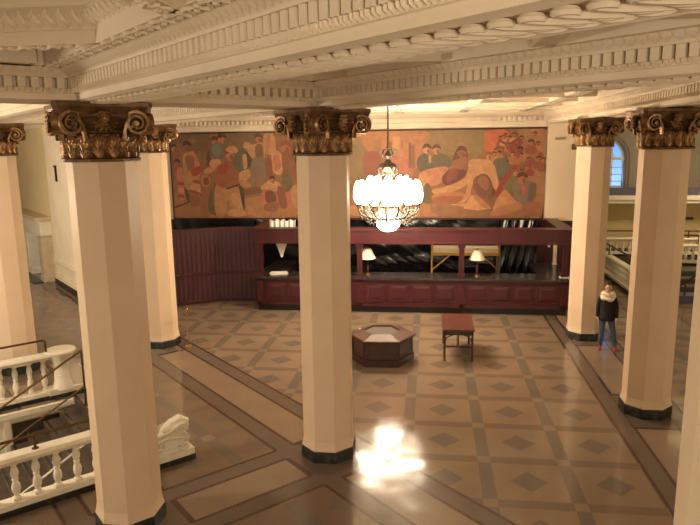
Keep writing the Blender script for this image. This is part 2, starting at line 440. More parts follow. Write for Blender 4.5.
# large recessed panel over the near bay: plain band, then a cove with leaves
cv = MB()
def cove(a, b):
    a, b = Vector((*a, 0)), Vector((*b, 0)); d = (b - a).normalized(); n = Vector((d.y, -d.x, 0)); L = (b - a).length
    for prof in [[(0.0, ZS + .11), (.02, ZS + .11), (.03, ZS + .135), (.15, ZS + .25), (.19, ZS + .26), (.19, ZC), (0.0, ZC)]]:
        cv.loft([[(a.x + d.x * t + n.x * o, a.y + d.y * t + n.y * o, z) for o, z in prof] for t in (0, L)])
    t = 0.07
    while t < L:
        c = a + d * t
        cv.tube([c + n * (.025 + .125 * i / 4) + Vector((0, 0, ZS + .125 + .115 * i / 4)) + d * (.02 * sin(i * 1.6)) for i in range(5)], [.012, .022, .027, .024, .008], 6)
        for sx in (-1, 1):
            cv.tube([c + d * sx * (.012 + .035 * i / 3) + n * (.035 + .085 * i / 3) + Vector((0, 0, ZS + .135 + .08 * i / 3)) for i in range(4)], [.008, .015, .014, .006], 5)
        t += .115
cove((-9, 5.17), (-2.64, 5.17)); cove((-2.64, 5.17), (-1.74, 4.27)); cove((-1.74, 4.27), (-1.74, -4))
# soffit relief: wavy leaf strip beside the big beam and along the straight rib
def relief(a, b, w):
    a, b = Vector((*a, ZS)), Vector((*b, ZS)); d = (b - a).normalized(); n = Vector((d.y, -d.x, 0)); L = (b - a).length; t = 0.05; k = 0
    while t < L:
        s = 1 if k % 2 else -1
        cv.tube([a + d * (t + .14 * i / 5) + n * (s * w * .42 * sin(pi * i / 5)) for i in range(6)], [.012, .022, .026, .026, .02, .008], 5)
        cv.ball(tuple(a + d * (t + .07) - n * s * w * .2), .028, 6, 4)
        t += .13; k += 1
relief(PQ(2.55, 11.0), PQ(2.55, 2.0), .15); relief((-6.5, 5.25), (-2.8, 5.25), .13); relief((-1.66, 4.1), (-1.66, 2), .13)
struct(cv, 'trim_15', 'plaster', smooth=50)
# cornices with dentils: over the mural, over the fireplace wall, in the stair hall
def cornice(name, a, b, zt, h=.5, out=.4, pitch=.16, m='plaster'):
    a, b = Vector(a), Vector(b); d = (b - a); L = d.length; d.normalize(); n = Vector((d.y, -d.x)); k = MB()
    prof = [(0, zt), (out, zt), (out, zt - .08), (out * .75, zt - .16), (out * .45, zt - .2), (out * .42, zt - .34), (out * .25, zt - .36), (out * .2, zt - .42), (.05, zt - .46), (.05, zt - h), (0, zt - h)]
    k.loft([[(a.x + d.x * t + n.x * o, a.y + d.y * t + n.y * o, z) for o, z in prof] for t in (0, L)])
    t = pitch / 2
    while t < L:
        k.obox(a + d * t + n * (out * .52), d, pitch * .3, out * .14, zt - .33, zt - .2); t += pitch
    return struct(k, name, m)
cornice('trim_16', (-12, 21.65), (4.70, 21.65), 5.99, .52, .42)
cornice('trim_17', PQ(8.1, 56), PQ(8.1, 30.2), ZC, .5, .4, .2)
cornice('trim_18', (4.3, 29.6), (14, 29.6), ZC, .45, .35, .2, 'grey')

# ------------------------------------------------------------------ columns
def octo(a, z, rot=0.0, seg=8):
    r = a / cos(pi / 8)
    return [(r * cos(rot + pi / 8 + i * pi / 4), r * sin(rot + pi / 8 + i * pi / 4), z) for i in range(8)]
ZCAP = 4.875
def acanthus_mesh():
    m = MB(); nu, nv = 16, 18; H = .30
    def fn(u, v):
        s = u * 2 - 1
        tooth = abs(sin(v * pi * 3.0 + .3))
        w = .106 * (1 - .26 * (1 - tooth) * (v < .9)) * (1 - max(0, v - .80) / .2 * .65)
        o = .008 + .030 * (1 - abs(s)) ** .7 + .050 * max(0, v - .60) ** 2 / .16
        o += .012 * cos((abs(s) * 2.6 - v * 3.2) * 2 * pi) * min(1, abs(s) * 3)
        z = H * v - .05 * max(0, v - .84) ** 1.3 * 4 - .03 * abs(s) * v
        return (o, s * w, z)
    m.grid(fn, nu, nv); return m
def volute_mesh():
    m = MB(); N = 40; turns = 2.15
    pts = [(.40, .02), (.43, .12), (.49, .215)]       # (radial, height) rising stalk
    rings = []
    cx, cz, r0 = .555, .165, .122
    path = [(.40, -.02, .03), (.41, .07, .034), (.435, .15, .038), (.48, .225, .04)]
    for i in range(N + 1):
        t = i / N; a = radians(125) - t * turns * 2 * pi; r = r0 * (1 - t) ** .85 + .018
        path.append((cx + r * cos(a), cz + r * sin(a), .042 + .02 * t))
    for k, (x, z, w) in enumerate(path):
        x0, z0, _ = path[max(0, k - 1)]; x1, z1, _ = path[min(len(path) - 1, k + 1)]
        tx, tz = x1 - x0, z1 - z0; l = hypot(tx, tz) or 1; nx, nz = -tz / l, tx / l; h = .017 * (1 - .45 * k / len(path))
        rings.append([(x + nx * h, -w, z + nz * h), (x + nx * h, w, z + nz * h), (x - nx * h, w * .9, z - nz * h), (x - nx * h, -w * .9, z - nz * h)])
    m.loft(rings)
    m.loft([[(cx + .028 * cos(2 * pi * i / 10), y, cz + .028 * sin(2 * pi * i / 10)) for i in range(10)] for y in (-.066, .066)])
    return m
def fleuron_mesh():
    m = MB()
    m.ball((.52, 0, .23), .075, 10, 8, (.8, .8, 1.25))
    for r in range(4):
        for k in range(7):
            a = radians(-90 + 30 * k + (15 if r % 2 else 0)); z = .16 + .045 * r; rr = .066 * sqrt(max(.15, 1 - ((z - .23) / .10) ** 2))
            m.ball((.52 + rr * cos(a), rr * sin(a), z), .018, 5, 4)
    for k in range(7):
        a = pi * (k / 6) + pi
        c = (.52, .10 * cos(a), .16 + .08 * sin(a) * .8)
        m.tube([(.48, .02 * cos(a), .17), (.54, .08 * cos(a), .17 + .06 * sin(a)), (.57, .135 * cos(a), .17 + .105 * sin(a) + .01)], [.014, .032, .006], 6)
    return m
def abacus_mesh():
    m = MB(); rings = []
    for sc, z in ((.90, .39), (.93, .415), (.93, .44), (.965, .465), (.985, .515), (1.0, .525), (1.0, .57), (.99, .575)):
        ring_ = []
        for k in range(4):
            c0 = k * pi / 2 + pi / 4; c1 = c0 + pi / 2
            Rc = .775 * sc
            p0 = Vector((Rc * cos(c0), Rc * sin(c0))); p1 = Vector((Rc * cos(c1), Rc * sin(c1)))
            t = (p1 - p0).normalized(); mid = (p0 + p1) / 2; inn = -mid.normalized()
            e = .055
            for i in range(9):
                s = i / 8; base_ = p0 + t * e + (p1 - p0 - 2 * t * e) * s
                ring_.append((*(base_ + inn * (.06 * (1 - (2 * s - 1) ** 2))), z))
        rings.append(ring_)
    m.loft(rings)
    m.prism([(.30 * cos(k * pi / 2 + pi / 4) * 1.3, .30 * sin(k * pi / 2 + pi / 4) * 1.3) for k in range(4)], .575, .67)
    return m

def make_column(label, loc, rot):
    t = thing('column', label, 'column', (*loc, 0), 0.0, 'octagonal lobby columns')
    MB().loft([octo(.425, 0), octo(.425, .17), octo(.415, .19)]).build('plinth', 'marble', t)
    MB().loft([octo(.415, .19), octo(.412, .225), octo(.402, .25), octo(.398, .29), octo(.390, .33)]).build('base_moulding', 'column', t)
    MB().loft([octo(.388, .33), octo(.384, 2.4), octo(.380, ZCAP - .02)]).build('shaft', 'column', t)
    m = MB()
    m.loft([octo(.40, 0 - .02), octo(.435, -.015), octo(.44, .015), octo(.415, .03), octo(.40, .045), octo(.40, .30), octo(.415, .31)])
    m.lathe([(.40, .30), (.455, .315), (.465, .335), (.45, .355), (.40, .365), (.43, .45), (.47, .52), (.47, .56)], 24)
    for k in range(28):
        a = 2 * pi * k / 28; m.ball((.462 * cos(a), .462 * sin(a), .335), .026, 6, 4, (1, 1, .8))
    cap = m.build('capital', 'bronzed', t, loc=(0, 0, ZCAP)); cap.rotation_euler = (0, 0, rot)
    first = None
    for k in range(16):
        f = k // 2; a = pi / 4 * f; s = (-.082 if k % 2 == 0 else .082)
        if first is None: o = first = acanthus_mesh().build('acanthus_leaf', 'bronze', cap, smooth=60)
        else: o = first.copy(); COL.objects.link(o)
        o.location = (.402 * cos(a) - s * sin(a), .402 * sin(a) + s * cos(a), .03); o.rotation_euler = (0, 0, a)
    vf = None
    for k in range(4):
        for s in (-1, 1):
            if vf is None: o = vf = volute_mesh().build('volute', 'bronze', cap, smooth=40)
            else: o = vf.copy(); COL.objects.link(o)
            a = pi / 4 + k * pi / 2
            b_ = a - s * .52; cx_, cy_ = .60 * cos(a) - s * .085 * sin(a), .60 * sin(a) + s * .085 * cos(a)
            o.location = (cx_ - .555 * cos(b_), cy_ - .555 * sin(b_), .255); o.rotation_euler = (0, 0, b_)
    ff = None
    for k in range(4):
        if ff is None: o = ff = fleuron_mesh().build('fleuron', 'bronze', cap, smooth=50)
        else: o = ff.copy(); COL.objects.link(o)
        o.rotation_euler = (0, 0, k * pi / 2); o.location = (0, 0, .25)
    ab = abacus_mesh().build('abacus', 'bronzed', cap); ab.location = (0, 0, .085)
    return t
colA = make_column('cream octagonal column nearest on the left, pine-cone capital, in front of the white balustrade', A, pi / 4 - .15)
def place_col(label, loc, rot):
    c = dup(colA); c.location = (*loc, 0); c['label'] = label
    for ch in c.children:
        if ch.name.startswith('capital'): ch.rotation_euler = (0, 0, rot)
    return c
place_col('cream octagonal column left of the chandelier, standing alone in the middle of the floor', C, pi / 4)
place_col('cream octagonal column half hidden behind the nearest left column, brass post beside its base', B, pi / 4)
place_col('cream octagonal column cut by the left edge, behind the far white balustrade', F, pi / 4)
place_col('cream octagonal column on the right, in front of the person, with dark gilded capital', D, 0)
place_col('cream octagonal column behind the person, at the right end of the reception desk', E, 0)
pier = thing('column', 'plain cream column cut off by the right edge of the view, nearest on that side', 'column', (*G, 0))
MB().loft([octo(.425, 0), octo(.425, .17), octo(.415, .19)]).build('plinth', 'marble', pier)
MB().loft([octo(.415, .19), octo(.402, .25), octo(.390, .33)]).build('base_moulding', 'pier', pier)
MB().loft([octo(.388, .33), octo(.380, ZC - .2)]).build('shaft', 'pier', pier)
MB().loft([octo(.39, ZC - .2), octo(.45, ZC - .12), octo(.45, ZC - .005)]).build('capital_band', 'pier', pier)

# ------------------------------------------------------------------ staircase going down, balustrades, rails
st = thing('staircase', 'dark stone staircase going down between two white balustrades at left', 'staircase', (*PQ(HP, 16.2), 0))
nst = 11; RZ, RT = .165, .31
m = MB()
for i in range(nst):
    p1 = HP - i * RT / Q; p0 = p1 - RT / Q - .04
    z = -RZ * (i + 1)
    P = [PQ(p0, HQ0 + .01), PQ(p1, HQ0 + .01), PQ(p1, HQ1 - .11), PQ(p0, HQ1 - .11)]
    P = [(x - st.location.x, y - st.location.y) for x, y in P]
    m.prism([P[0], P[3], P[2], P[1]], z - .3, z)
P = [PQ(HP, HQ0 + .01), PQ(HP + .25, HQ0 + .01), PQ(HP + .25, HQ1 - .11), PQ(HP, HQ1 - .11)]
m.prism([(x - st.location.x, y - st.location.y) for x, y in (P[0], P[3], P[2], P[1])], -.6, -.01)
m.build('steps', 'tread', st, smooth=0)
m = MB()
for i in range(nst):
    p1 = HP - i * RT / Q; z = -RZ * (i + 1)
    P = [PQ(p1 - (RT / Q), HQ0 + .01), PQ(p1 - (RT / Q) + .07, HQ0 + .01), PQ(p1 - (RT / Q) + .07, HQ1 - .11), PQ(p1 - (RT / Q), HQ1 - .11)]
    P = [(x - st.location.x, y - st.location.y) for x, y in P]
    m.prism([P[0], P[3], P[2], P[1]], z, z + .006)
m.build('nosing_strips', 'stone', st, smooth=0)
# stairwell walls
wall45('wall_stairwell_end', 'plaster', -6.9, HQ0, HQ1, -4, -.02, .2)
struct(MB().prism([PQ(-6.6, HQ1), PQ(HP, HQ1), PQ(HP, HQ1 + .3), PQ(-6.6, HQ1 + .3)], -4, -.02), 'wall_stairwell_far', 'plaster', smooth=0)
struct(MB().prism([PQ(-6.6, HQ0 - .3), PQ(HP, HQ0 - .3), PQ(HP, HQ0), PQ(-6.6, HQ0)], -4, -.02), 'wall_stairwell_near', 'plaster', smooth=0)
# white framed panel with dark opening on the far stairwell wall
pf = MB()
def panel_face(p0, p1, z0, z1, q0, q1): pf.prism([PQ(p0, q0), PQ(p1, q0), PQ(p1, q1), PQ(p0, q1)], z0, z1)
panel_face(-.5, 4.3, -.13, -.03, HQ1 - .10, HQ1); panel_face(2.45, 2.62, -2.6, -.13, HQ1 - .08, HQ1)
panel_face(2.62, 4.1, -.21, -.13, HQ1 - .05, HQ1); panel_face(-.5, 2.45, -2.6, -.13, HQ1 - .03, HQ1)
struct(pf, 'trim_19', 'white', smooth=0)
struct(MB().prism([PQ(2.66, HQ1 - .02), PQ(3.95, HQ1 - .02), PQ(3.95, HQ1), PQ(2.66, HQ1)], -2.4, -.26), 'trim_20', 'fire', smooth=0)

def baluster_mb():
    return MB().box(-.05, .05, -.05, .05, 0, .05).lathe([(.042, .05), (.030, .075), (.036, .09), (.058, .16), (.062, .21), (.052, .27), (.034, .315), (.032, .33), (.044, .338), (.046, .36), (.036, .37), (.040, .385), (.055, .44), (.056, .47), (.044, .53), (.032, .57), (.040, .585), (.040, .60)], 12).box(-.045, .045, -.045, .045, .60, .64)
_bal = []
def balustrade(label, p0, p1, n, scale=1.0, z=0.0, plinth='marble', ends=None, group='white balustrades', sub=None):
    p0, p1 = Vector(p0), Vector(p1); d = p1 - p0; L = d.length; d.normalize(); ang = atan2(d.y, d.x)
    t = thing('balustrade', label, 'balustrade', (*p0, z), ang, group)
    MB().box(0, L, -.13, .13, 0, .09).build('plinth', plinth, t)
    MB().box(0, L, -.11, .11, .09, .17).bevel(.015).build('bottom_rail', 'white', t)
    top = .17 + .64 * scale
    MB().loft([[(x, y, zz) for y, zz in ((-.09, top), (-.13, top + .04), (-.14, top + .07), (-.11, top + .115), (.11, top + .115), (.14, top + .07), (.13, top + .04), (.09, top))] for x in (0, L)]).build('top_rail', 'white', t)
    for i in range(n):
        if not _bal: o = baluster_mb().build('baluster', 'white', t, smooth=50); _bal.append(o)
        else: o = _bal[0].copy(); COL.objects.link(o); o.parent = t
        o.location = (L * (i + .5) / n, 0, .17); o.scale = (1, 1, scale)
    return t, L, top
def scroll_newel(t, L, top):
    """carved end piece: an S-scroll console with a leaf curling over at its outer end"""
    s = MB()
    s.box(L - .02, L + .90, -.17, .17, .09, .22)
    prof = [(L - .02, top * .92), (L + .07, top * .90), (L + .13, top * .66), (L + .22, .56), (L + .34, .58), (L + .44, .66), (L + .56, .76), (L + .68, .80), (L + .78, .77), (L + .83, .70), (L + .82, .62), (L + .74, .60), (L + .80, .54), (L + .86, .47), (L + .80, .38), (L + .70, .37), (L + .74, .30), (L + .82, .22), (L - .02, .22)]
    for y0, y1, k in ((-.13, .13, 1.0),):
        a = [s.b.verts.new((x, y0, z)) for x, z in prof]; c = [s.b.verts.new((x, y1, z)) for x, z in prof]; n = len(prof)
        s.b.faces.new(a); s.b.faces.new(c[::-1])
        for i in range(n): s.b.faces.new([a[i], c[i], c[(i + 1) % n], a[(i + 1) % n]])
    bmesh.ops.triangulate(s.b, faces=[f for f in s.b.faces if len(f.verts) > 8])
    for sy in (-1, 1):
        Y_ = sy * .135
        for cx, cz, r, a0, w in ((L + .70, .30, .085, 0, .024), (L + .68, .68, .10, 1.0, .026), (L + .30, .42, .10, 2.0, .026)):
            s.tube([(cx + r * (1 - i / 26) * cos(a0 + i * .5), Y_, cz + r * (1 - i / 26) * sin(a0 + i * .5)) for i in range(24)], [w * (1 - .02 * i) for i in range(24)], 6)
        s.tube([(L + .10, Y_, .34), (L + .24, Y_, .52), (L + .42, Y_, .57), (L + .60, Y_, .53), (L + .78, Y_, .45)], [.02, .045, .055, .05, .02], 6)
        s.tube([(L + .14, Y_, .60), (L + .36, Y_, .64), (L + .54, Y_, .72), (L + .70, Y_, .79)], [.015, .03, .035, .02], 6)
        for k in range(4): s.tube([(L + .42 + .10 * k, Y_, .58 + .02 * k), (L + .50 + .10 * k, Y_ * 1.05, .66 + .02 * k), (L + .53 + .10 * k, Y_, .74 + .01 * k)], [.012, .024, .008], 5)
    s.tube([(L + .40, 0, .62), (L + .58, 0, .76), (L + .72, 0, .80), (L + .83, 0, .74), (L + .83, 0, .66)], [.08, .11, .115, .08, .04], 8)
    s.box(L - .12, L + .06, -.15, .15, .22, top * .94)
    s.xf(Matrix.Translation((L, 0, .09)) @ Matrix.Diagonal((.90, 1, .80, 1)) @ Matrix.Translation((-L, 0, -.09)))
    s.build('scroll_newel', 'white', t, smooth=40)
    MB().box(L - .02, L + .82, -.18, .18, 0, .09).build('newel_plinth', 'marble', t)
NB = 13.28
p0n, p1n = Vector(PQ(-.3, NB)), Vector(PQ(4.35, NB))
tn, Ln, topn = balustrade('white stone balustrade along the near side of the stairwell, ending in a carved scroll', p0n, p1n, 12, .88)
scroll_newel(tn, Ln, topn)
FB_ = 19.08
p0f, p1f = Vector(PQ(-.6, FB_)), Vector(PQ(3.85, FB_))
tf, Lf, topf = balustrade('white stone balustrade across the stairwell, in front of the leftmost column', p0f, p1f, 12, 1.03)
s = MB()                                                            # drum-topped newel with a flowing side scroll
s.lathe([(.22, .17), (.17, .35), (.155, .55), (.17, .72), (.23, .86), (.29, .93), (.30, .955), (.29, .98), (.2, .985)], 24, (Lf + .22, 0, 0))
s.loft([[(Lf + .3 + .62 * u, -.13, .16), (Lf + .3 + .62 * u, -.13, .30 + .62 * (1 - u) ** 1.5), (Lf + .3 + .62 * u, .13, .30 + .62 * (1 - u) ** 1.5), (Lf + .3 + .62 * u, .13, .16)] for u in [i / 8 for i in range(9)]])
for sy in (-1, 1): s.tube([(Lf + .74 + .13 * (1 - i / 26) * cos(i * .5), sy * .135, .36 + .13 * (1 - i / 26) * sin(i * .5)) for i in range(24)], .022, 6)
s.box(Lf - .1, Lf + .96, -.16, .16, .09, .2)
s.build('scroll_newel', 'white', tf, smooth=40)
MB().box(Lf - .1, Lf + .97, -.17, .17, 0, .09).build('newel_plinth', 'marble', tf)

def rail_line(name, label, pts, r, posts, m, group='metal handrails at the staircase', cat='handrail', lower=None):
    o0 = Vector(posts[0][0] if posts else pts[0]); t = thing(name, label, cat, tuple(o0), 0, group)
    MB().tube([Vector(p) - o0 for p in pts], r, 8).build('rail', m, t)
    if lower: MB().tube([Vector(p) - o0 for p in lower], r * .9, 8).build('lower_rail', m, t)
    for a, b in posts: MB().tube([Vector(a) - o0, Vector(b) - o0], r * .85, 8).lathe([(r * 2.2, 0), (r * 2.2, .012), (r, .02)], 10, tuple(Vector(a) - o0)).build('post', m, t)
    return t
pt = lambda p, q, z: (*PQ(p, q), z)
zn = topn + .115
rail_line('handrail', 'dark bronze rail on short posts along the top of the near balustrade', [pt(-.2, NB, zn + .2), pt(3.9, NB, zn + .2), pt(4.0, NB, zn + .02)], .022, [(pt(2.25, NB, zn), pt(2.25, NB, zn + .2)), (pt(.3, NB, zn), pt(.3, NB, zn + .2))], 'rail')
zf = topf + .115
rail_line('handrail', 'dark bronze rail above the far balustrade, turned down at its end', [pt(-.5, FB_, zf + .28), pt(3.74, FB_, zf + .28), pt(3.78, FB_, zf + .25), pt(3.78, FB_, zf)], .022, [(pt(1.0, FB_, zf), pt(1.0, FB_, zf + .28))], 'rail')
slope = RZ / (RT / Q)
def sl(p, h): return -RZ - (HP - p) * slope + h
def stair_rail(label, q, pt0, pt1, h, hl, m):
    rail_line('handrail', label, [pt(pt1, q, sl(pt1, h)), pt(pt0, q, sl(pt0, h))], .022, [(pt(pt0 - .02, q, max(0, sl(pt0, 0)) if pt0 > HP else sl(pt0, 0) - .0), pt(pt0 - .02, q, sl(pt0, h))), (pt(pt1 + .5, q, sl(pt1 + .5, -.12)), pt(pt1 + .5, q, sl(pt1 + .5, h)))], m, lower=[pt(pt1, q, sl(pt1, hl)), pt(pt0, q, sl(pt0, hl))] if hl else None)
stair_rail('dark bronze double handrail sloping down the far side of the stairs', 17.9, HP + .1, HP - 4.4, 1.26, .52, 'rail')
stair_rail('pale metal handrail sloping down the stairs close to the near balustrade', 13.95, HP - .3, HP - 5.0, 1.02, None, 'steel')

# ------------------------------------------------------------------ fireplace
fp = thing('fireplace', 'white stone fireplace with mantel on the pale green wall at far left', 'fireplace', (*PQ(8.1, 39.15), 0), -pi / 4)
MB().box(-2.15, -.2, -.40, 0, 0, 1.75).box(-2.2, -.15, -.44, 0, 0, .2).box(-1.95, -.4, -.43, -.40, .3, 1.6).build('pillar', 'white', fp)
MB().box(1.5, 1.95, -.40, 0, 0, 1.75).box(1.46, 2.0, -.44, 0, 0, .2).build('pillar', 'fpside', fp)
MB().box(-2.15, 1.95, -.40, 0, 1.70, 2.30).box(-2.2, 2.0, -.46, 0, 2.2, 2.30).build('frieze', 'white', fp)
MB().box(-2.3, 2.1, -.58, 0, 2.34, 2.46).box(-2.24, 2.04, -.52, 0, 2.30, 2.34).build('mantel_shelf', 'fpside', fp)
MB().box(-.2, 1.5, -.06, 0, 0, 1.70).build('firebox', 'fire', fp)
MB().box(-2.1, 2.0, -.8, -.46, 0, .03).build('hearth', 'marble', fp)
wbk = MB().box(-.04, .04, -.06, 0, -.5, .0).box(-.06, .06, -.09, 0, 0, .05)
o = wbk.build('wall_bracket', 'iron', loc=(*PQ(7.95, 33.5), 4.35)); o.rotation_euler = (0, 0, -pi / 4)
tag(o, 'narrow dark metal bracket high on the left wall beside the nearest column', 'bracket')

# ------------------------------------------------------------------ mural
MU0, MU1, MV0, MV1 = -8.98, 3.70, 2.50, 5.40
mu = thing('mural', 'wide painted mural of a crowd of figures above the reception desk', 'mural', (0, 21.6, 0))
mb_ = MB(); fr = .05
for x0, x1, z0, z1 in ((MU0 - fr, MU1, MV0 - fr, MV0), (MU0 - fr, MU1, MV1, MV1 + fr), (MU0 - fr, MU0, MV0, MV1), (MU1 - fr, MU1, MV0, MV1)): mb_.box(x0, x1, -.03, .05, z0, z1)
mb_.build('frame', 'woodd', mu, smooth=0)
me = bpy.data.meshes.new('painted_canvas'); bmm = bmesh.new(); lay_ = []
def s2l(c): return tuple((x / 255 / 12.92) if x < 10 else ((x / 255 + .055) / 1.055) ** 2.4 for x in c)
LAYER = [0]
def shape(pts, col, smooth=True):
    """pts in canvas units: x 0..100 along the width, y 0..22 up"""
    if smooth and len(pts) > 2:
        n = len(pts); out = []
        for i in range(n):
            p0_, p1_, p2_, p3_ = (Vector(pts[(i + k) % n]) for k in (-1, 0, 1, 2))
            for t in (0, .25, .5, .75):
                out.append(.5 * ((2 * p1_) + (p2_ - p0_) * t + (2 * p0_ - 5 * p1_ + 4 * p2_ - p3_) * t * t + (3 * p1_ - p0_ - 3 * p2_ + p3_) * t ** 3))
        pts = out
    LAYER[0] += 1
    y = -.004 - .0002 * LAYER[0]
    cl = lambda v, a, b_: max(a, min(b_, v))
    vs = [bmm.verts.new((MU0 + cl(p[0], 0, 100) / 100 * (MU1 - MU0), y, MV0 + cl(p[1], 0, 22) / 22 * (MV1 - MV0))) for p in pts]
    try: f = bmm.faces.new(vs)
    except ValueError: return
    lay_.append((f, s2l(col)))
rnd = random.Random(3)
K = {1: (165, 130, 5.83), 2: (225, 130, 5.84), 3: (345, 125, 5.52), 4: (415, 125, 5.53), 5: (480, 125, 5.53)}
def CV(k, pts):                                            # study sheets 1..5 to canvas units
    ox, oy, sc_ = K[k]; out = []
    for a, b in pts:
        u = (ox + a / sc_ - 170) / 376.5; top, bot = 136.5 - 9.5 * u, 217 + 1.5 * u
        out.append((u * 100, (bot - (oy + b / sc_)) / (bot - top) * 22))
    return out
def S(k, col, *pts, sm=True): shape(CV(k, pts), col, sm)
def E(k, col, x, y, rx, ry=None, n=10, jit=.08):
    ry = ry or rx
    S(k, col, *[(x + rx * cos(2 * pi * i / n) * (1 + rnd.uniform(-jit, jit)), y + ry * sin(2 * pi * i / n) * (1 + rnd.uniform(-jit, jit))) for i in range(n)])
def HD(k, x, y, r, hair=(70, 44, 34), face=(178, 120, 84), side=0):
    E(k, face, x, y, r * .78, r); S(k, hair, (x - r * .9, y - r * .1), (x - r * .6, y - r), (x + r * .2, y - r * 1.2), (x + r * .85, y - r * .7), (x + r * .9, y - r * .1), (x + r * .4 * side, y - r * .45))
    S(k, (128, 80, 56), (x + r * .1, y + r * .1), (x + r * .5, y), (x + r * .6, y + r * .7), (x + r * .2, y + r * .8))
BG, DKB, MID, LGT, PNK, REDC, TL, GN, OC, GR = (150, 104, 72), (92, 60, 46), (142, 94, 68), (198, 148, 104), (188, 116, 92), (158, 66, 54), (104, 104, 88), (108, 100, 70), (182, 132, 88), (132, 112, 94)
shape([(0, 0), (100, 0), (100, 22), (0, 22)], BG, False)
# sheet 1
S(1, (118, 88, 64), (20, 30), (270, 30), (270, 230), (200, 250), (20, 180)); S(1, (162, 112, 76), (30, 380), (380, 330), (380, 500), (30, 500))
for x, c in ((205, MID), (225, GN), (245, MID), (260, DKB)): S(1, c, (x - 10, 150), (x + 8, 130), (x + 14, 225), (x - 12, 228))
S(1, MID, (25, 130), (60, 90), (110, 100), (105, 190), (95, 250), (40, 245), (22, 190)); HD(1, 48, 115, 22); HD(1, 62, 200, 24, face=(150, 98, 72))
S(1, PNK, (60, 235), (100, 240), (98, 390), (62, 388)); S(1, REDC, (60, 300), (97, 305), (97, 322), (60, 318)); S(1, LGT, (62, 340), (96, 345), (95, 362), (62, 358)); S(1, REDC, (60, 372), (95, 378), (94, 392), (61, 390))
S(1, OC, (105, 150), (165, 130), (195, 190), (212, 255), (200, 330), (150, 350), (105, 330), (100, 240)); S(1, PNK, (160, 130), (185, 150), (212, 230), (205, 300), (180, 290), (185, 210)); S(1, MID, (118, 165), (165, 160), (168, 235), (125, 230))
HD(1, 130, 108, 30, (74, 40, 40), (150, 92, 70)); S(1, GR, (140, 70), (168, 55), (190, 72), (170, 84)); S(1, REDC, (150, 235), (215, 210), (210, 250), (160, 270))
S(1, LGT, (140, 330), (200, 300), (195, 380), (150, 372)); S(1, REDC, (135, 345), (200, 365), (196, 382), (132, 362)); S(1, REDC, (160, 290), (205, 300), (203, 316), (160, 306)); S(1, DKB, (102, 330), (140, 400), (120, 420), (104, 380))
S(1, (100, 66, 48), (38, 440), (150, 405), (150, 412), (40, 452)); S(1, MID, (130, 380), (190, 385), (185, 440), (140, 440))
S(1, MID, (205, 260), (260, 230), (310, 260), (290, 330), (240, 380), (205, 350)); E(1, (170, 114, 84), 235, 295, 30, 36); E(1, (120, 70, 56), 240, 300, 18, 22); S(1, OC, (230, 235), (300, 200), (310, 225), (250, 260))
S(1, (150, 98, 68), (200, 380), (252, 378), (250, 500), (196, 500)); S(1, (88, 84, 60), (255, 380), (300, 300), (340, 330), (345, 480), (250, 480)); S(1, (104, 98, 70), (275, 330), (320, 320), (330, 420), (270, 430))
HD(1, 305, 75, 26); HD(1, 348, 60, 30, face=(192, 124, 84)); E(1, TL, 322, 130, 44, 52, jit=.03); E(1, (118, 120, 102), 316, 122, 28, 36, jit=.03); S(1, LGT, (275, 180), (330, 175), (330, 215), (270, 215))
# sheet 2
S(2, (124, 100, 72), (0, 25), (140, 25), (250, 30), (240, 120), (60, 120), (0, 140)); S(2, LGT, (255, 40), (290, 25), (318, 35), (325, 140), (260, 130)); S(2, OC, (280, 30), (300, 30), (280, 135), (262, 130))
S(2, (176, 124, 82), (120, 400), (430, 380), (430, 500), (120, 500)); S(2, (120, 84, 60), (120, 345), (240, 330), (235, 362), (125, 378))
S(2, (150, 92, 66), (-55, 240), (0, 190), (60, 180), (95, 250), (115, 330), (60, 345), (-40, 350)); S(2, OC, (-55, 330), (0, 340), (90, 340), (122, 490), (60, 490), (20, 400), (0, 490), (-60, 495)); S(2, LGT, (40, 380), (95, 375), (118, 480), (70, 470)); S(2, REDC, (-30, 215), (20, 200), (30, 240), (-20, 260))
HD(2, 45, 150, 30, (128, 70, 52), (192, 124, 84)); S(2, LGT, (20, 118), (70, 95), (100, 128), (60, 140)); HD(2, 8, 60, 24, face=(188, 118, 80))
S(2, (96, 96, 78), (65, 180), (110, 115), (175, 120), (180, 200), (120, 245), (90, 240)); S(2, LGT, (122, 150), (150, 150), (148, 215), (128, 225)); S(2, (74, 62, 48), (150, 130), (180, 150), (175, 210), (155, 215)); S(2, LGT, (100, 250), (150, 230), (170, 260), (130, 300), (95, 290))
S(2, (64, 62, 46), (92, 310), (118, 320), (125, 450), (112, 450)); S(2, (70, 48, 38), (20, 335), (90, 315), (90, 322), (20, 345)); S(2, OC, (95, 290), (150, 300), (165, 330), (110, 330))
S(2, LGT, (190, 90), (250, 80), (255, 170), (190, 175), (140, 100), (150, 80)); S(2, (124, 88, 66), (205, 95), (245, 90), (250, 165), (205, 165)); HD(2, 224, 55, 24, (78, 48, 36), (190, 122, 84)); S(2, GR, (180, 175), (260, 170), (250, 300), (220, 310), (215, 230), (185, 320), (165, 320)); E(2, LGT, 155, 95, 26, 20)
S(2, LGT, (300, 150), (340, 125), (370, 160), (375, 220), (350, 260), (305, 240)); S(2, PNK, (310, 160), (345, 150), (350, 220), (320, 240)); S(2, (142, 86, 62), (262, 175), (298, 170), (300, 270), (262, 265)); HD(2, 385, 105, 34, (150, 84, 62), (186, 116, 84)); S(2, MID, (365, 140), (430, 135), (430, 270), (375, 260))
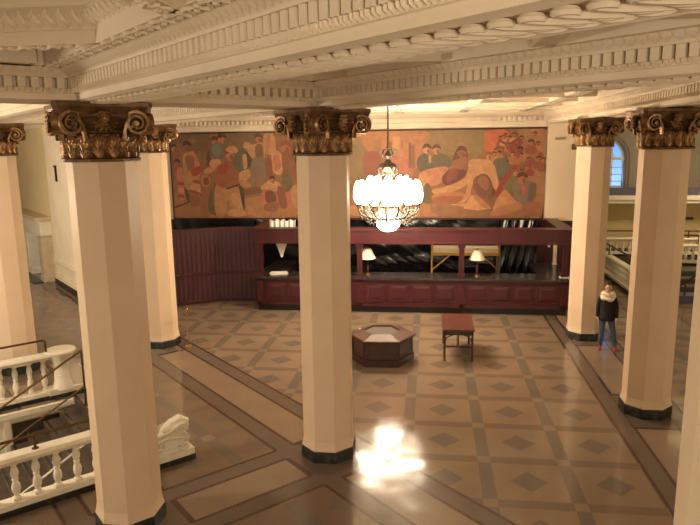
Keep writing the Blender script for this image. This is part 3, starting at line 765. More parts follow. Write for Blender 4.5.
S(2, LGT, (228, 330), (290, 290), (345, 310), (340, 350), (280, 355), (240, 350)); HD(2, 300, 290, 20); S(2, PNK, (240, 350), (300, 350), (330, 440), (270, 450), (225, 420)); S(2, (120, 70, 56), (255, 360), (300, 355), (320, 410), (260, 420)); S(2, (140, 88, 70), (330, 330), (370, 350), (385, 450), (340, 440)); S(2, PNK, (380, 340), (405, 300), (420, 420), (390, 450)); S(2, GN, (360, 265), (415, 265), (415, 330), (380, 360))
E(2, OC, 150, 465, 28, 30); E(2, LGT, 70, 480, 60, 24); S(2, MID, (250, 430), (330, 420), (320, 470), (250, 470))
for k_ in range(10): E(2, rnd.choice([OC, MID, LGT, DKB]), rnd.uniform(440, 690), rnd.uniform(60, 460), rnd.uniform(15, 40), rnd.uniform(25, 70))
# sheet 3
S(3, (198, 146, 100), (-20, 20), (140, 20), (140, 130), (-20, 180)); S(3, (140, 118, 86), (35, 170), (90, 80), (140, 70), (180, 150), (170, 300), (100, 340), (40, 270)); S(3, (196, 138, 98), (-15, 180), (20, 170), (60, 300), (40, 420), (-10, 400)); S(3, (182, 128, 88), (140, 25), (400, 25), (400, 150), (260, 170), (160, 140))
for x, y, w_, h_, c in ((300, 60, 40, 90, (196, 146, 106)), (345, 80, 30, 100, (158, 104, 78)), (375, 60, 28, 110, (198, 150, 110)), (270, 90, 26, 70, (150, 98, 72)), (195, 80, 40, 70, (164, 116, 84)), (320, 130, 60, 60, (186, 126, 98))): S(3, c, (x, y), (x + w_, y), (x + w_, y + h_), (x, y + h_), sm=False)
S(3, (150, 90, 76), (140, 160), (220, 150), (240, 260), (150, 280)); S(3, (180, 112, 90), (260, 190), (400, 180), (400, 320), (280, 320)); S(3, (146, 96, 70), (20, 420), (60, 400), (90, 500), (20, 500)); S(3, OC, (80, 440), (400, 430), (400, 500), (80, 500))
# sheet 4
S(4, (146, 122, 84), (100, 40), (340, 25), (345, 140), (250, 160), (180, 150), (100, 110)); S(4, (178, 124, 88), (-20, 30), (110, 40), (80, 120), (-20, 180)); S(4, (96, 78, 58), (340, 30), (365, 32), (362, 140), (345, 140), sm=False)
for x in range(0, 90, 18): S(4, rnd.choice([MID, OC, PNK, (124, 82, 64)]), (x, 100 + rnd.uniform(-15, 15)), (x + 15, 100), (x + 16, 230), (x, 235), sm=False)
S(4, (84, 84, 66), (45, 190), (85, 150), (130, 180), (150, 230), (120, 260), (60, 250)); S(4, (96, 92, 68), (125, 180), (170, 150), (225, 180), (230, 220), (170, 240), (140, 225)); HD(4, 98, 130, 26, (56, 38, 30), (204, 146, 104)); HD(4, 150, 132, 25, (92, 60, 44), (200, 138, 98)); S(4, LGT, (108, 165), (120, 165), (122, 200), (112, 205))
S(4, (198, 132, 100), (60, 260), (180, 225), (215, 240), (180, 310), (140, 330), (80, 330)); S(4, (204, 148, 108), (70, 260), (105, 270), (105, 330), (60, 370), (75, 440), (95, 460), (75, 470), (55, 440), (45, 350))
S(4, (108, 92, 66), (85, 340), (110, 320), (140, 400), (125, 430), (90, 430)); S(4, (104, 52, 56), (180, 290), (225, 240), (300, 240), (290, 290), (210, 330)); S(4, (134, 74, 62), (225, 245), (270, 240), (250, 290), (205, 310)); S(4, DKB, (235, 200), (265, 120), (310, 130), (315, 200), (270, 250)); HD(4, 285, 145, 30, (88, 54, 42), (150, 96, 70)); S(4, (150, 98, 74), (240, 195), (310, 170), (305, 235), (250, 235))
S(4, (206, 152, 104), (130, 355), (220, 330), (300, 290), (330, 220), (380, 185), (390, 290), (330, 320), (240, 365), (150, 378)); S(4, (188, 124, 84), (140, 380), (290, 370), (300, 420), (150, 430)); S(4, (160, 98, 70), (145, 395), (280, 390), (280, 425), (150, 430)); S(4, (212, 160, 114), (180, 450), (270, 432), (390, 440), (350, 475), (240, 470)); S(4, (204, 148, 104), (300, 400), (330, 300), (360, 290), (330, 400), (260, 450), (250, 440)); S(4, (150, 100, 74), (345, 330), (387, 290), (390, 400), (340, 410)); S(4, (180, 126, 86), (0, 430), (140, 440), (180, 500), (0, 500)); S(4, (204, 150, 108), (-20, 450), (50, 470), (60, 505), (-20, 505))
S(4, (150, 108, 78), (140, 430), (390, 470), (390, 500), (160, 500))
# sheet 5
S(5, (190, 104, 68), (10, 40), (150, 20), (170, 80), (140, 150), (30, 120)); S(5, (168, 122, 86), (230, 20), (370, 20), (360, 500), (290, 500), (260, 200)); S(5, (140, 120, 84), (-20, 20), (40, 30), (40, 130), (-20, 190))
for k_ in range(46):
    x, y = rnd.uniform(90, 355), rnd.uniform(40, 260); r_ = rnd.uniform(13, 20)
    S(5, rnd.choice([(172, 112, 76), (150, 84, 62), (188, 126, 86), (196, 140, 98), (128, 92, 72), (160, 120, 90), REDC]), (x - r_ * 1.3, y + r_ * 3), (x - r_, y + r_), (x + r_, y + r_), (x + r_ * 1.4, y + r_ * 3)); HD(5, x, y, r_ * .85, rnd.choice([(96, 58, 44), (120, 70, 50), (76, 48, 38)]), rnd.choice([(192, 124, 84), (176, 108, 74), (160, 92, 64)]))
S(5, (140, 60, 52), (160, 110), (215, 65), (245, 90), (200, 140), (170, 135)); S(5, (120, 62, 48), (120, 70), (165, 90), (215, 70), (215, 80), (165, 105), (125, 85)); HD(5, 233, 130, 18, (60, 38, 34), (120, 74, 56))
S(5, (100, 96, 78), (95, 190), (140, 175), (185, 220), (180, 290), (120, 300), (100, 250)); HD(5, 68, 165, 20, (120, 90, 70), (200, 140, 98)); S(5, (198, 148, 106), (-40, 200), (20, 180), (90, 200), (120, 290), (130, 370), (90, 330), (40, 270), (-10, 300)); S(5, (124, 78, 58), (-10, 300), (40, 262), (80, 290), (100, 370), (70, 410), (10, 370)); S(5, (146, 96, 72), (10, 300), (50, 275), (75, 310), (60, 360))
S(5, (150, 56, 56), (110, 370), (150, 280), (200, 220), (215, 240), (170, 330), (120, 395)); S(5, (118, 112, 74), (150, 350), (200, 260), (220, 290), (200, 370), (170, 385)); S(5, (128, 108, 92), (205, 320), (250, 300), (320, 320), (315, 400), (280, 470), (215, 430)); S(5, (110, 92, 80), (290, 330), (322, 330), (305, 420), (275, 480)); S(5, (206, 84, 66), (248, 335), (268, 335), (262, 375), (252, 380))
HD(5, 248, 290, 30, (84, 50, 36), (176, 108, 76)); HD(5, 214, 258, 16, (150, 90, 60), (204, 152, 112)); S(5, (196, 140, 96), (105, 440), (140, 370), (165, 355), (205, 400), (235, 440), (180, 460), (110, 475)); S(5, (178, 120, 82), (80, 490), (160, 440), (240, 430), (250, 460), (150, 500)); S(5, (212, 160, 112), (-60, 460), (-20, 385), (20, 390), (90, 460), (20, 470), sm=False); S(5, (186, 132, 90), (-10, 390), (20, 390), (85, 455), (40, 450))
E(5, (180, 122, 86), 225, 440, 26, 18); S(5, (160, 104, 74), (260, 440), (340, 420), (345, 495), (250, 500))
cl_ = bmm.loops.layers.float_color.new('paint')
for f, c in lay_:
    for l in f.loops: l[cl_] = (*c, 1)
for f in bmm.faces:
    if f.normal.y > 0: f.normal_flip()
bmm.to_mesh(me); bmm.free(); me.materials.append(M['mural'])
o = bpy.data.objects.new('painted_canvas', me); COL.objects.link(o); o.parent = mu

# ------------------------------------------------------------------ black plastic sheeting behind the desk
def sheet(name, label, x0, x1, z0, z1, nx, nz, fn, y):
    m = MB(); m.grid(lambda u, v: (x0 + (x1 - x0) * u, y + fn(u, v), z0 + (z1 - z0) * v), nx, nz)
    return tag(m.build(name, 'plastic', smooth=80), label, 'plastic sheet')
def swag(u, v):
    f = 0
    for k, (c, w, dep, ph) in enumerate(((.30, .36, 1.0, 0), (.62, .30, .8, .3), (.86, .22, .7, .55))):
        s = (u - c) / w
        if abs(s) < 1: f += .055 * dep * (1 - s * s) * sin(24 * (v - .34 * s * s * dep) + ph * 6)
    f = .45 * f + .016 * (1 - abs(sin(u * 21 + 30 * v * (1 - .5 * sin(u * 5)) + 2 * sin(u * 9)))) ** 3
    return f + .012 * sin(u * 61 + 3 * sin(v * 9)) * (v > .5) + .010 * sin(u * 23 + v * 17) - .04
sheet('plastic_sheet', 'black plastic sheeting hung in swags under the mural behind the reception desk', -6.0, 2.24, .01, 2.46, 220, 70, swag, 21.48)
def dg(u, v): return .022 * sin(26 * (u * 1.1 - .55 * v)) + .03 * (1 - abs(sin(19 * (u - .45 * v) + 1.5 * v * v))) ** 4 + .02 * sin(13 * v) - .05
sheet('plastic_sheet', 'black plastic sheeting gathered in slanting folds at the right, beside the wood wall', 2.27, 3.5, .01, 2.46, 90, 50, dg, 21.42)
sheet('plastic_sheet', 'narrow black plastic strip below the left end of the mural', -9.0, -6.05, .01, 2.46, 60, 30, lambda u, v: .008 * sin(u * 30 + v * 5) - .02, 21.5)

# ------------------------------------------------------------------ reception desk
DX0, DX1, DY = -5.25, 3.96, 18.56
dk = thing('reception_desk', 'long mahogany reception desk with panelled front and overhead timber frame', 'desk', (0, DY, 0))
MB().box(DX0 + .03, DX1 - .03, .04, .72, 0, .19).box(DX0 + .03, DX0 + .7, .7, 2.7, 0, .19).box(DX1 - .7, DX1 - .03, .7, 2.7, 0, .19).build('kick_base', 'black', dk, smooth=0)
MB().box(DX0, DX1, 0, .74, .19, 1.02).box(DX0, DX0 + .7, .74, 2.66, .19, 1.02).box(DX1 - .7, DX1, .74, 2.66, .19, 1.02).box(DX0 - .02, DX1 + .02, -.03, 0, .19, .30).box(DX0 - .02, DX1 + .02, -.03, 0, .94, 1.02).build('body', 'wood', dk, smooth=0)
MB().box(DX0 - .05, DX1 + .05, -.08, .80, 1.02, 1.08).box(DX0 - .05, DX0 + .75, .80, 2.68, 1.02, 1.08).box(DX1 - .75, DX1 + .05, .80, 2.68, 1.02, 1.08).bevel(.012).build('counter_top', 'stone', dk)
first = None; posts = (-5.13, -2.08, .93, 3.86)
k = 0
for a, b in zip(posts, posts[1:]):
    n = 4; w = (b - a - .26) / n
    for i in range(n):
        cx = a + .13 + w * (i + .5)
        if first is None:
            mm = MB(); hw, z0, z1 = w / 2 - .07, .38, .86
            for q0, q1, q2, q3 in ((-hw, hw, z0 - .04, z0), (-hw, hw, z1, z1 + .04), (-hw - .04, -hw, z0 - .04, z1 + .04), (hw, hw + .04, z0 - .04, z1 + .04)): mm.box(q0, q1, -.022, .01, q2, q3)
            mm.hexa([(-hw + .1, -.02, z0 + .1), (hw - .1, -.02, z0 + .1), (hw, 0, z0), (-hw, 0, z0), (-hw + .1, -.02, z1 - .1), (hw - .1, -.02, z1 - .1), (hw, 0, z1), (-hw, 0, z1)])
            o = first = mm.build('front_panel', 'wood', dk, smooth=0)
        else: o = first.copy(); COL.objects.link(o)
        o.location = (cx, 0, 0); k += 1
pf_ = None
for x in posts:
    if pf_ is None:
        o = pf_ = MB().box(-.075, .075, .05, .22, 1.08, 2.1).box(-.10, .10, .02, .26, 1.08, 1.18).box(-.10, .10, .02, .26, 1.98, 2.1).box(-.065, -.035, .035, .06, 1.18, 1.98).box(.035, .065, .035, .06, 1.18, 1.98).box(-.10, .10, -.03, .02, .19, 1.02).build('post', 'wood', dk, smooth=0)
    else: o = pf_.copy(); COL.objects.link(o)
    o.location = (x, 0, 0)
cb = MB().box(DX0 - .06, DX1 + .08, -.02, .30, 2.09, 2.48).box(DX0 - .10, DX1 + .12, -.08, .36, 2.48, 2.54).box(DX0 - .08, DX1 + .10, -.05, .32, 2.09, 2.15)
cb.build('canopy_beam', 'wood', dk, smooth=0)
for x in (DX0 - .06, DX1 - .26): MB().box(x, x + .34, .30, 2.66, 2.1, 2.48).box(x - .04, x + .38, .36, 2.66, 2.48, 2.54).build('canopy_return', 'wood', dk, smooth=0)
# right side wood partition of the enclosure with a light switch
tag(MB().box(-.04, .04, -.012, 0, -.06, .06).box(-.01, .01, -.02, -.012, -.02, .02).build('light_switch', 'paper', loc=(3.92, 21.55, 1.6)), 'white light switch plate on the dark wood wall at right behind the desk', 'light switch')
tag(MB().box(-.05, .05, -.05, .05, 0, 1.0).box(-.07, .07, -.07, .07, 0, .03).build('display_post', 'plaster', loc=(4.0, 20.9, 1.08)), 'tall pale narrow post standing on the right end of the counter', 'post')
# boards left of the desk
pa = thing('partition', 'plum coloured board partition with a bend, left of the reception desk', 'partition', (-7.0, 19.3, 0))
L0, L1, L2 = Vector((-8.9, 18.30)), Vector((-6.75, 19.62)), Vector((-5.42, 19.76)); base = Vector((-7.0, 19.3))
def boards(a, b, name):
    d = (b - a).normalized(); n = Vector((d.y, -d.x)); L = (b - a).length; m = MB(); m2 = MB()
    m.obox((a + b) / 2 - base, d, L / 2, .03, .06, 2.37); i = 0; t = 0
    while t < L - .05:
        w = .075; c = a + d * (t + w / 2) - base + n * .036; m2.obox(c, d, w / 2 - .006, .012, .08, 2.35); t += .15
    o = m.build(name, 'purpled', pa, smooth=0); m2.build('battens', 'purple', o, smooth=0)
    MB().obox((a + b) / 2 - base + n * .03, d, L / 2, .05, .90, .99).build('rail', 'woodd', pa, smooth=0); MB().obox((a + b) / 2 - base + n * .02, d, L / 2 + .02, .05, 0, .10).build('skirting', 'woodd', pa, smooth=0)
    MB().obox((a + b) / 2 - base, d, L / 2 + .03, .08, 2.35, 2.43).build('cap_rail', 'wood', pa, smooth=0)
boards(L0, L1, 'board_panel'); boards(L1, L2, 'board_panel')

# desk things
def lamp(label, x, y, tilt=0.0):
    t = thing('table_lamp', label, 'lamp', (x, y, 1.082), 0, 'table lamps on the reception desk')
    MB().lathe([(.085, 0), (.085, .02), (.05, .035), (.02, .05)], 16).build('base', 'brass', t)
    MB().lathe([(.02, .045), (.03, .12), (.035, .2), (.02, .3), (.012, .36), (.012, .58)], 12).build('stem', 'tablew', t)
    o = MB().lathe([(.24, .50), (.20, .60), (.13, .75), (.10, .80), (.095, .80), (.125, .74), (.195, .595), (.235, .50)], 24).build('lamp_shade', 'shade', t)
    MB().lathe([(.012, .78), (.012, .82), (.02, .83), (.008, .85)], 8).build('finial', 'brass', t)
    return t
l1 = lamp('cream shaded table lamp on the counter, just right of the middle column', -1.86, 18.92)
l2 = dup(l1); l2.location = (1.4, 18.92, 1.082); l2['label'] = 'cream shaded table lamp below the scaffold plank, right half of the counter'
def stack(label, x, y, z, n, w, d, seed, cat='papers'):
    r = random.Random(seed); m = MB()
    for i in range(n): a = r.uniform(-.3, .3); m.obox((r.uniform(-.03, .03), r.uniform(-.03, .03)), (cos(a), sin(a)), w / 2, d / 2, i * .008, i * .008 + .006)
    return tag(m.build('paper_stack', 'paper', loc=(x, y, z), smooth=0), label, cat)
stack('white papers lying on the left end of the counter', -4.64, 18.90, 1.081, 6, .5, .3, 2)
stack('small stack of white papers on the right end of the counter by the column', 3.86, 18.68, 1.081, 9, .22, .2, 5)
tag(MB().lathe([(.03, 0), (.032, .12), (.012, .15), (.012, .18)], 12).build('bottle', 'paper', loc=(3.86, 19.0, 1.081)), 'small white bottle standing behind the papers on the right end of the counter', 'bottle')
m = MB(); n = 26
for i in range(n):
    x0, x1 = -.42 + .84 * i / n, -.42 + .84 * (i + 1) / n; f = lambda x, z: .05 * sin(x * 42) + .02 * z
    m.hexa([(x0, f(x0, 0), 0), (x1, f(x1, 0), 0), (x1, f(x1, 0) + .012, 0), (x0, f(x0, 0) + .012, 0), (x0, f(x0, 1), .36 + .03 * sin(i)), (x1, f(x1, 1), .36 + .03 * sin(i + 1)), (x1, f(x1, 1) + .012, .36 + .03 * sin(i + 1)), (x0, f(x0, 1) + .012, .36 + .03 * sin(i))])
tag(m.build('pleated_paper', 'paper', loc=(-4.5, 19.05, 2.37), smooth=60), 'crumpled white pleated paper standing behind the top of the timber frame at left', 'paper')
tag(MB().hexa([(-.02, 0, -.62), (.02, 0, -.62), (.02, .01, -.62), (-.02, .01, -.62), (-.24, 0, 0), (.24, 0, 0), (.24, .01, 0), (-.24, .01, 0)]).build('pennant', 'paper', loc=(-4.54, 19.0, 2.2), smooth=0), 'white pointed cloth hanging below the timber frame at left', 'cloth')
# scaffold
sc = thing('scaffold', 'yellow steel scaffold with a pale plank behind the reception desk', 'scaffold', (1.1, 20.1, 0))
for sx in (-1.03, 1.03):
    for sy in (-.32, .32): MB().tube([(sx, sy, 0), (sx, sy, 2.02)], .03, 8).build('upright', 'scaf' if sx < 0 else 'steel', sc)
    for zz in (.8, 1.5, 1.95): MB().tube([(sx, -.32, zz), (sx, .32, zz)], .022, 6).build('rung', 'scaf', sc)
    MB().tube([(sx * .98, -.34, 1.10), (sx * .46, -.34, 1.56)], .022, 6).build('brace', 'scaf', sc)
MB().box(-1.06, 1.06, -.36, -.30, 1.55, 1.63).box(-1.06, 1.06, .30, .36, 1.55, 1.63).build('side_rail', 'scaf', sc, smooth=0)
MB().box(-1.02, 1.02, -.30, .30, 1.63, 1.76).build('plank', 'plank', sc, smooth=0)

# ------------------------------------------------------------------ hexagonal case and side table
hx = thing('hexagonal_case', 'low dark wooden hexagonal case with sloping rim and inset glass top', 'display case', (-1.10, 14.44, 0), radians(3))
hexp = lambda r, z, rot=0: [(r * cos(k * pi / 3 + rot), r * sin(k * pi / 3 + rot), z) for k in range(6)]
MB().loft([hexp(.76, 0), hexp(.76, .16), hexp(.74, .17)]).build('base', 'octw', hx)
MB().loft([hexp(.73, .16), hexp(.73, .58)]).build('body', 'octw', hx, smooth=0)
ff = None
for k in range(6):
    if ff is None:
        w = .30; mm = MB()
        for q0, q1, q2, q3 in ((-w, w, .20, .24), (-w, w, .52, .56), (-w, -w + .04, .24, .52), (w - .04, w, .24, .52)): mm.box(.632, .65, q0, q1, q2, q3)
        o = ff = mm.build('side_panel', 'octw', hx, smooth=0)
    else: o = ff.copy(); COL.objects.link(o)
    o.rotation_euler = (0, 0, pi / 6 + k * pi / 3)
MB().loft([hexp(.79, .57), hexp(.80, .60), hexp(.78, .62), hexp(.44, .70), hexp(.42, .67), hexp(.42, .60)]).build('rim', M['hexrim'], hx, smooth=0)
MB().loft([hexp(.42, .655), hexp(.42, .665)]).build('glass_top', paint('grey glass', (.10, .09, .08), .42, spec=.25), hx, smooth=0)
tag(MB().lathe([(.03, 0), (.035, .01), (.02, .02)], 10).build('cup_lid', 'paper', loc=(-1.64, 14.62, .645)), 'tiny white round lid on the rim of the hexagonal case', 'lid')
tb = thing('side_table', 'narrow red-brown wooden table with bracketed legs and stretcher', 'table', (.68, 15.04, 0))
MB().box(-.37, .37, -.71, .71, .735, .77).bevel(.008).build('tabletop', 'tablew', tb)
MB().box(-.34, .34, -.68, -.65, .63, .735).box(-.34, .34, .65, .68, .63, .735).box(-.34, -.31, -.65, .65, .63, .735).box(.31, .34, -.65, .65, .63, .735).build('apron', 'octw', tb, smooth=0)
for sx in (-1, 1):
    for sy in (-1, 1): MB().box(min(sx * .34, sx * .29), max(sx * .34, sx * .29), min(sy * .68, sy * .63), max(sy * .68, sy * .63), 0, .735).build('leg', 'octw', tb, smooth=0)
m = MB()
for sy in (-.665, .665):
    m.box(-.30, .30, sy - .015, sy + .015, .335, .37); m.box(-.012, .012, sy - .01, sy + .01, .37, .63)
    for sx in (-1, 1): m.tube([(sx * .29, sy, .48), (sx * .27, sy, .57), (sx * .20, sy, .605), (sx * .13, sy, .63)], .014, 6)
m.box(-.012, .012, -.66, .66, .34, .365)
m.build('stretcher', 'octw', tb, smooth=0)
sn = thing('stanchion', 'thin brass post on a round foot beside the left rear column', 'post', (-6.06, 14.94, 0))
MB().lathe([(.10, 0), (.10, .012), (.06, .035), (.025, .05)], 18).build('foot', 'brass', sn)
MB().lathe([(.016, .04), (.016, .93), (.03, .94), (.034, .96), (.02, .985)], 12).build('pole', 'brass', sn)

# ------------------------------------------------------------------ chandelier
ch = thing('chandelier', 'lit chandelier of frosted globes on dark iron scrollwork hanging before the mural', 'chandelier', (-1.08, 16.42, -.13))
MB().tube([(0, 0, 4.95), (0, 0, ZC + .13)], .022, 8).lathe([(.04, 5.0), (.05, 5.03), (.03, 5.07)], 10).build('rod', 'iron', ch)
MB().lathe([(.02, ZC - .01), (.10, ZC + .05), (.14, ZC + .11), (.14, ZC + .13)], 16).build('ceiling_rose', 'iron', ch)
MB().lathe([(.02, 4.98), (.05, 4.90), (.09, 4.82), (.05, 4.74), (.10, 4.66), (.20, 4.55), (.17, 4.48), (.06, 4.42), (.05, 4.2), (.10, 4.05), (.07, 3.9), (.12, 3.7), (.20, 3.55), (.14, 3.42), (.06, 3.36)], 16).build('stem', 'iron', ch)
fl0 = None
for k in range(6):
    if fl0 is None:
        mm = MB(); mm.tube([(.05 + .10 * (1 + cos(pi + i * .42)), 0, 4.90 + .09 * sin(pi + i * .42)) for i in range(13)], .014, 6)
        mm.tube([(.06, 0, 4.66), (.18, 0, 4.60), (.25, 0, 4.48), (.22, 0, 4.36), (.30, 0, 4.32), (.33, 0, 4.40)], [.018, .03, .028, .022, .018, .01], 6)
        o = fl0 = mm.build('crown_scroll', 'iron', ch)
    else: o = fl0.copy(); COL.objects.link(o)
    o.rotation_euler = (0, 0, k * pi / 3)
a0 = g0 = None
for k in range(16):
    a = 2 * pi * k / 16
    if a0 is None:
        mm = MB(); mm.tube([(.14, 0, 3.52), (.30, 0, 3.34), (.52, 0, 3.26), (.72, 0, 3.36), (.80, 0, 3.50), (.80, 0, 3.60)], [.02, .024, .022, .02, .018, .03], 6)
        mm.tube([(.60 + .10 * (1 - i / 18) * cos(i * .6), 0, 3.36 + .10 * (1 - i / 18) * sin(i * .6)) for i in range(17)], .016, 5)
        mm.tube([(.40, 0, 3.24), (.48, 0, 3.14), (.58, 0, 3.16), (.60, 0, 3.22)], .016, 5); mm.lathe([(.02, 3.58), (.06, 3.61), (.05, 3.63)], 8, (.80, 0, 0))
        mm.ball((.70, 0, 3.25), .03, 6, 4, (1, 1, 1.5)); mm.ball((.50, 0, 3.11), .026, 6, 4, (1, 1, 1.6))
        o = a0 = mm.build('arm', 'iron', ch)
        globe_prof = [(.02, 0), (.07, .02), (.115, .10), (.125, .20), (.115, .34), (.08, .48), (.03, .58)]
        g = g0 = MB().lathe(globe_prof, 12).build('globe', 'globe', ch)
    else:
        o = a0.copy(); COL.objects.link(o); g = g0.copy(); COL.objects.link(g)
    o.rotation_euler = (0, 0, a); g.location = (.765 * cos(a), .765 * sin(a), 3.62)
for k in range(10):
    a = 2 * pi * (k + .5) / 10; g = g0.copy(); COL.objects.link(g); g.location = (.48 * cos(a), .48 * sin(a), 3.74)
m = MB()
for k in range(16):
    a = 2 * pi * k / 16; m.tube([(.14 * cos(a), .14 * sin(a), 3.50), (.30 * cos(a), .30 * sin(a), 3.34), (.34 * cos(a), .34 * sin(a), 3.20), (.26 * cos(a), .26 * sin(a), 3.14)], .014, 5)
m.tube([(.30 * cos(2 * pi * i / 24), .30 * sin(2 * pi * i / 24), 3.22) for i in range(24)], .022, 6, closed=True)
m.tube([(.55 * cos(2 * pi * i / 32), .55 * sin(2 * pi * i / 32), 3.28) for i in range(32)], .018, 6, closed=True)
m.build('basket', 'iron', ch)
MB().lathe([(.27, 3.30), (.31, 3.16), (.29, 3.04), (.20, 2.94), (.10, 2.90), (.02, 2.89)], 20).build('bowl', 'globe', ch)
MB().lathe([(.02, 2.90), (.035, 2.87), (.01, 2.82)], 8).build('finial', 'iron', ch)

# ------------------------------------------------------------------ stair hall behind the right columns
balustrade('white balustrade running toward the back behind the person', (6.66, 20.2), (6.58, 25.3), 26, .84, 0, 'black', group='white balustrades in the stair hall')
balustrade('white balustrade on the raised landing under the yellow wall', (5.0, 26.2), (12.0, 26.2), 28, .72, .45, 'black', group='white balustrades in the stair hall')
struct(MB().box(4.92, 14, 26.05, 28.2, 0, .45), 'trim_21', 'tread', smooth=0)
rail_line('handrail', 'dark rail above the landing balustrade', [(5.0, 26.2, 1.46), (12, 26.2, 1.46)], .03, [((5.6, 26.2, 1.2), (5.6, 26.2, 1.46)), ((10.05, 26.2, 1.2), (10.05, 26.2, 1.46))], 'rail', 'handrails in the stair hall')
rail_line('handrail', 'dark handrail beside the balustrade behind the person', [(6.58, 25.1, 1.18), (6.66, 20.5, 1.18)], .03, [((6.6, 24.3, .83), (6.6, 24.3, 1.18)), ((6.64, 21.3, .83), (6.64, 21.3, 1.18))], 'rail', 'handrails in the stair hall')
s2 = thing('stair_flight', 'short grey stair flight at far right behind the right column', 'stairs', (8.6, 20.75, 0))
m = MB()
for i in range(4): m.box(-1.3, 2.6, i * .5, 2.9, i * .16, (i + 1) * .16)
m.build('steps', 'tread', s2, smooth=0)
MB().box(-1.0, -.1, -.40, -.02, 0, .23).build('lowest_step', 'bluegrey', s2, smooth=0)
balustrade('white balustrade at the top of the short stair flight at far right', (7.6, 23.5), (11.2, 23.1), 15, .72, .64, 'black', group='white balustrades in the stair hall')
rail_line('handrail', 'dark slanting handrail of the short stair flight at far right', [(7.75, 20.5, .52), (8.7, 20.5, 1.25)], .03, [((7.9, 20.5, .23), (7.9, 20.5, .63)), ((8.6, 20.5, .0), (8.6, 20.5, 1.17))], 'iron', 'handrails in the stair hall')
rail_line('handrail', 'dark rail above the balustrade at the top of the short stair flight', [(7.6, 23.5, 1.70), (11.2, 23.1, 1.70)], .03, [((9.3, 23.31, 1.4), (9.3, 23.31, 1.70))], 'rail', 'handrails in the stair hall')
m = MB().box(-1.8, 3.2, -.05, .05, 0, .32); tag(m.build('ledge_box', 'bluegrey', loc=(7.4, 27.0, 2.78), smooth=0), 'dark blue ledge box along the balcony under the arched window', 'ledge box')
tag(MB().box(-.16, .16, -.02, 0, -.05, .05).build('wall_sign', 'black', loc=(10.79, 28.2, 1.72), smooth=0), 'small dark plaque on the yellow wall at far right', 'sign')
tag(MB().box(-.16, .16, -.02, 0, -.05, .05).tube([(-.14, -.06, 0), (.14, -.06, 0)], .03, 6).build('wall_light', 'fpside', loc=(4.1, 21.41, 5.08), smooth=0), 'small rectangular fitting high on the pale pier right of the mural', 'wall fitting')
tag(MB().box(-.12, .12, -.2, 0, -.08, .1).build('loudspeaker', 'bronzed', loc=(4.58, 21.41, 4.80), smooth=0), 'small dark box fixed to the right edge of the pale pier', 'loudspeaker')

# ------------------------------------------------------------------ person
def skin(verts, edges, radii, levels=2):
    me = bpy.data.meshes.new('s'); me.from_pydata(verts, edges, []); me.update()
    o = bpy.data.objects.new('s', me); COL.objects.link(o)
    md = o.modifiers.new('skin', 'SKIN'); md.use_smooth_shade = True
    for v, r in zip(me.skin_vertices[0].data, radii): v.radius = r if hasattr(r, '__len__') else (r, r); v.use_root = False
    me.skin_vertices[0].data[0].use_root = True
    ss = o.modifiers.new('sub', 'SUBSURF'); ss.levels = levels; ss.render_levels = levels
    bpy.context.view_layer.update()
    dg_ = bpy.context.evaluated_depsgraph_get()
    out = bpy.data.meshes.new_from_object(o.evaluated_get(dg_)); bpy.data.objects.remove(o)
    return out
def from_meshes(name, mats, meshes, parent):
    bm = bmesh.new()
    for i, x in enumerate(meshes):
        n0 = len(bm.faces); bm.from_mesh(x); bm.faces.ensure_lookup_table()
        for f in bm.faces[n0:]: f.material_index = min(i, len(mats) - 1) if len(mats) > 1 else 0; f.smooth = True
    me = bpy.data.meshes.new(name); bm.to_mesh(me); bm.free()
    for k in mats: me.materials.append(M[k])
    o = bpy.data.objects.new(name, me); COL.objects.link(o); o.parent = parent; return o
PX, PY = 4.26, 15.55
facing = atan2(-PX, PY)                                   # turned toward the camera
pe = thing('person', 'person in black sweater, cream loop scarf, jeans and pink-red shoes standing between two columns', 'person', (PX, PY, 0), facing * -1 * -1)
pe.rotation_euler = (0, 0, -atan2(PX, PY))
# local: -y toward the viewer, +x viewer's right
Z = dict(hip=.88, waist=1.02, chest=1.22, neck=1.385, headc=1.53)
body_v = [(0, 0, .88), (0, 0, 1.04), (0, 0, 1.22), (0, -.005, 1.34), (0, -.01, 1.42), (0, -.015, 1.47),
          (-.155, 0, 1.32), (-.195, .01, 1.06), (-.205, -.03, .83), (-.205, -.045, .77),
          (.155, 0, 1.32), (.205, .01, 1.06), (.215, -.03, .83), (.215, -.045, .77),
          (-.085, 0, .82), (-.10, -.01, .47), (-.115, .01, .09), (-.115, -.08, .035), (-.115, -.15, .03),
          (.085, 0, .82), (.16, -.01, .47), (.225, .02, .09), (.235, -.07, .035), (.24, -.14, .03)]
body_e = [(0, 1), (1, 2), (2, 3), (3, 4), (4, 5), (3, 6), (6, 7), (7, 8), (8, 9), (3, 10), (10, 11), (11, 12), (12, 13), (0, 14), (14, 15), (15, 16), (16, 17), (17, 18), (0, 19), (19, 20), (20, 21), (21, 22), (22, 23)]
body_r = [(.13, .10), (.115, .085), (.13, .09), (.10, .07), .05, .048, .055, .04, .028, .03, .055, .04, .028, .03, .085, .058, .034, .026, .020, .085, .058, .034, .026, .020]
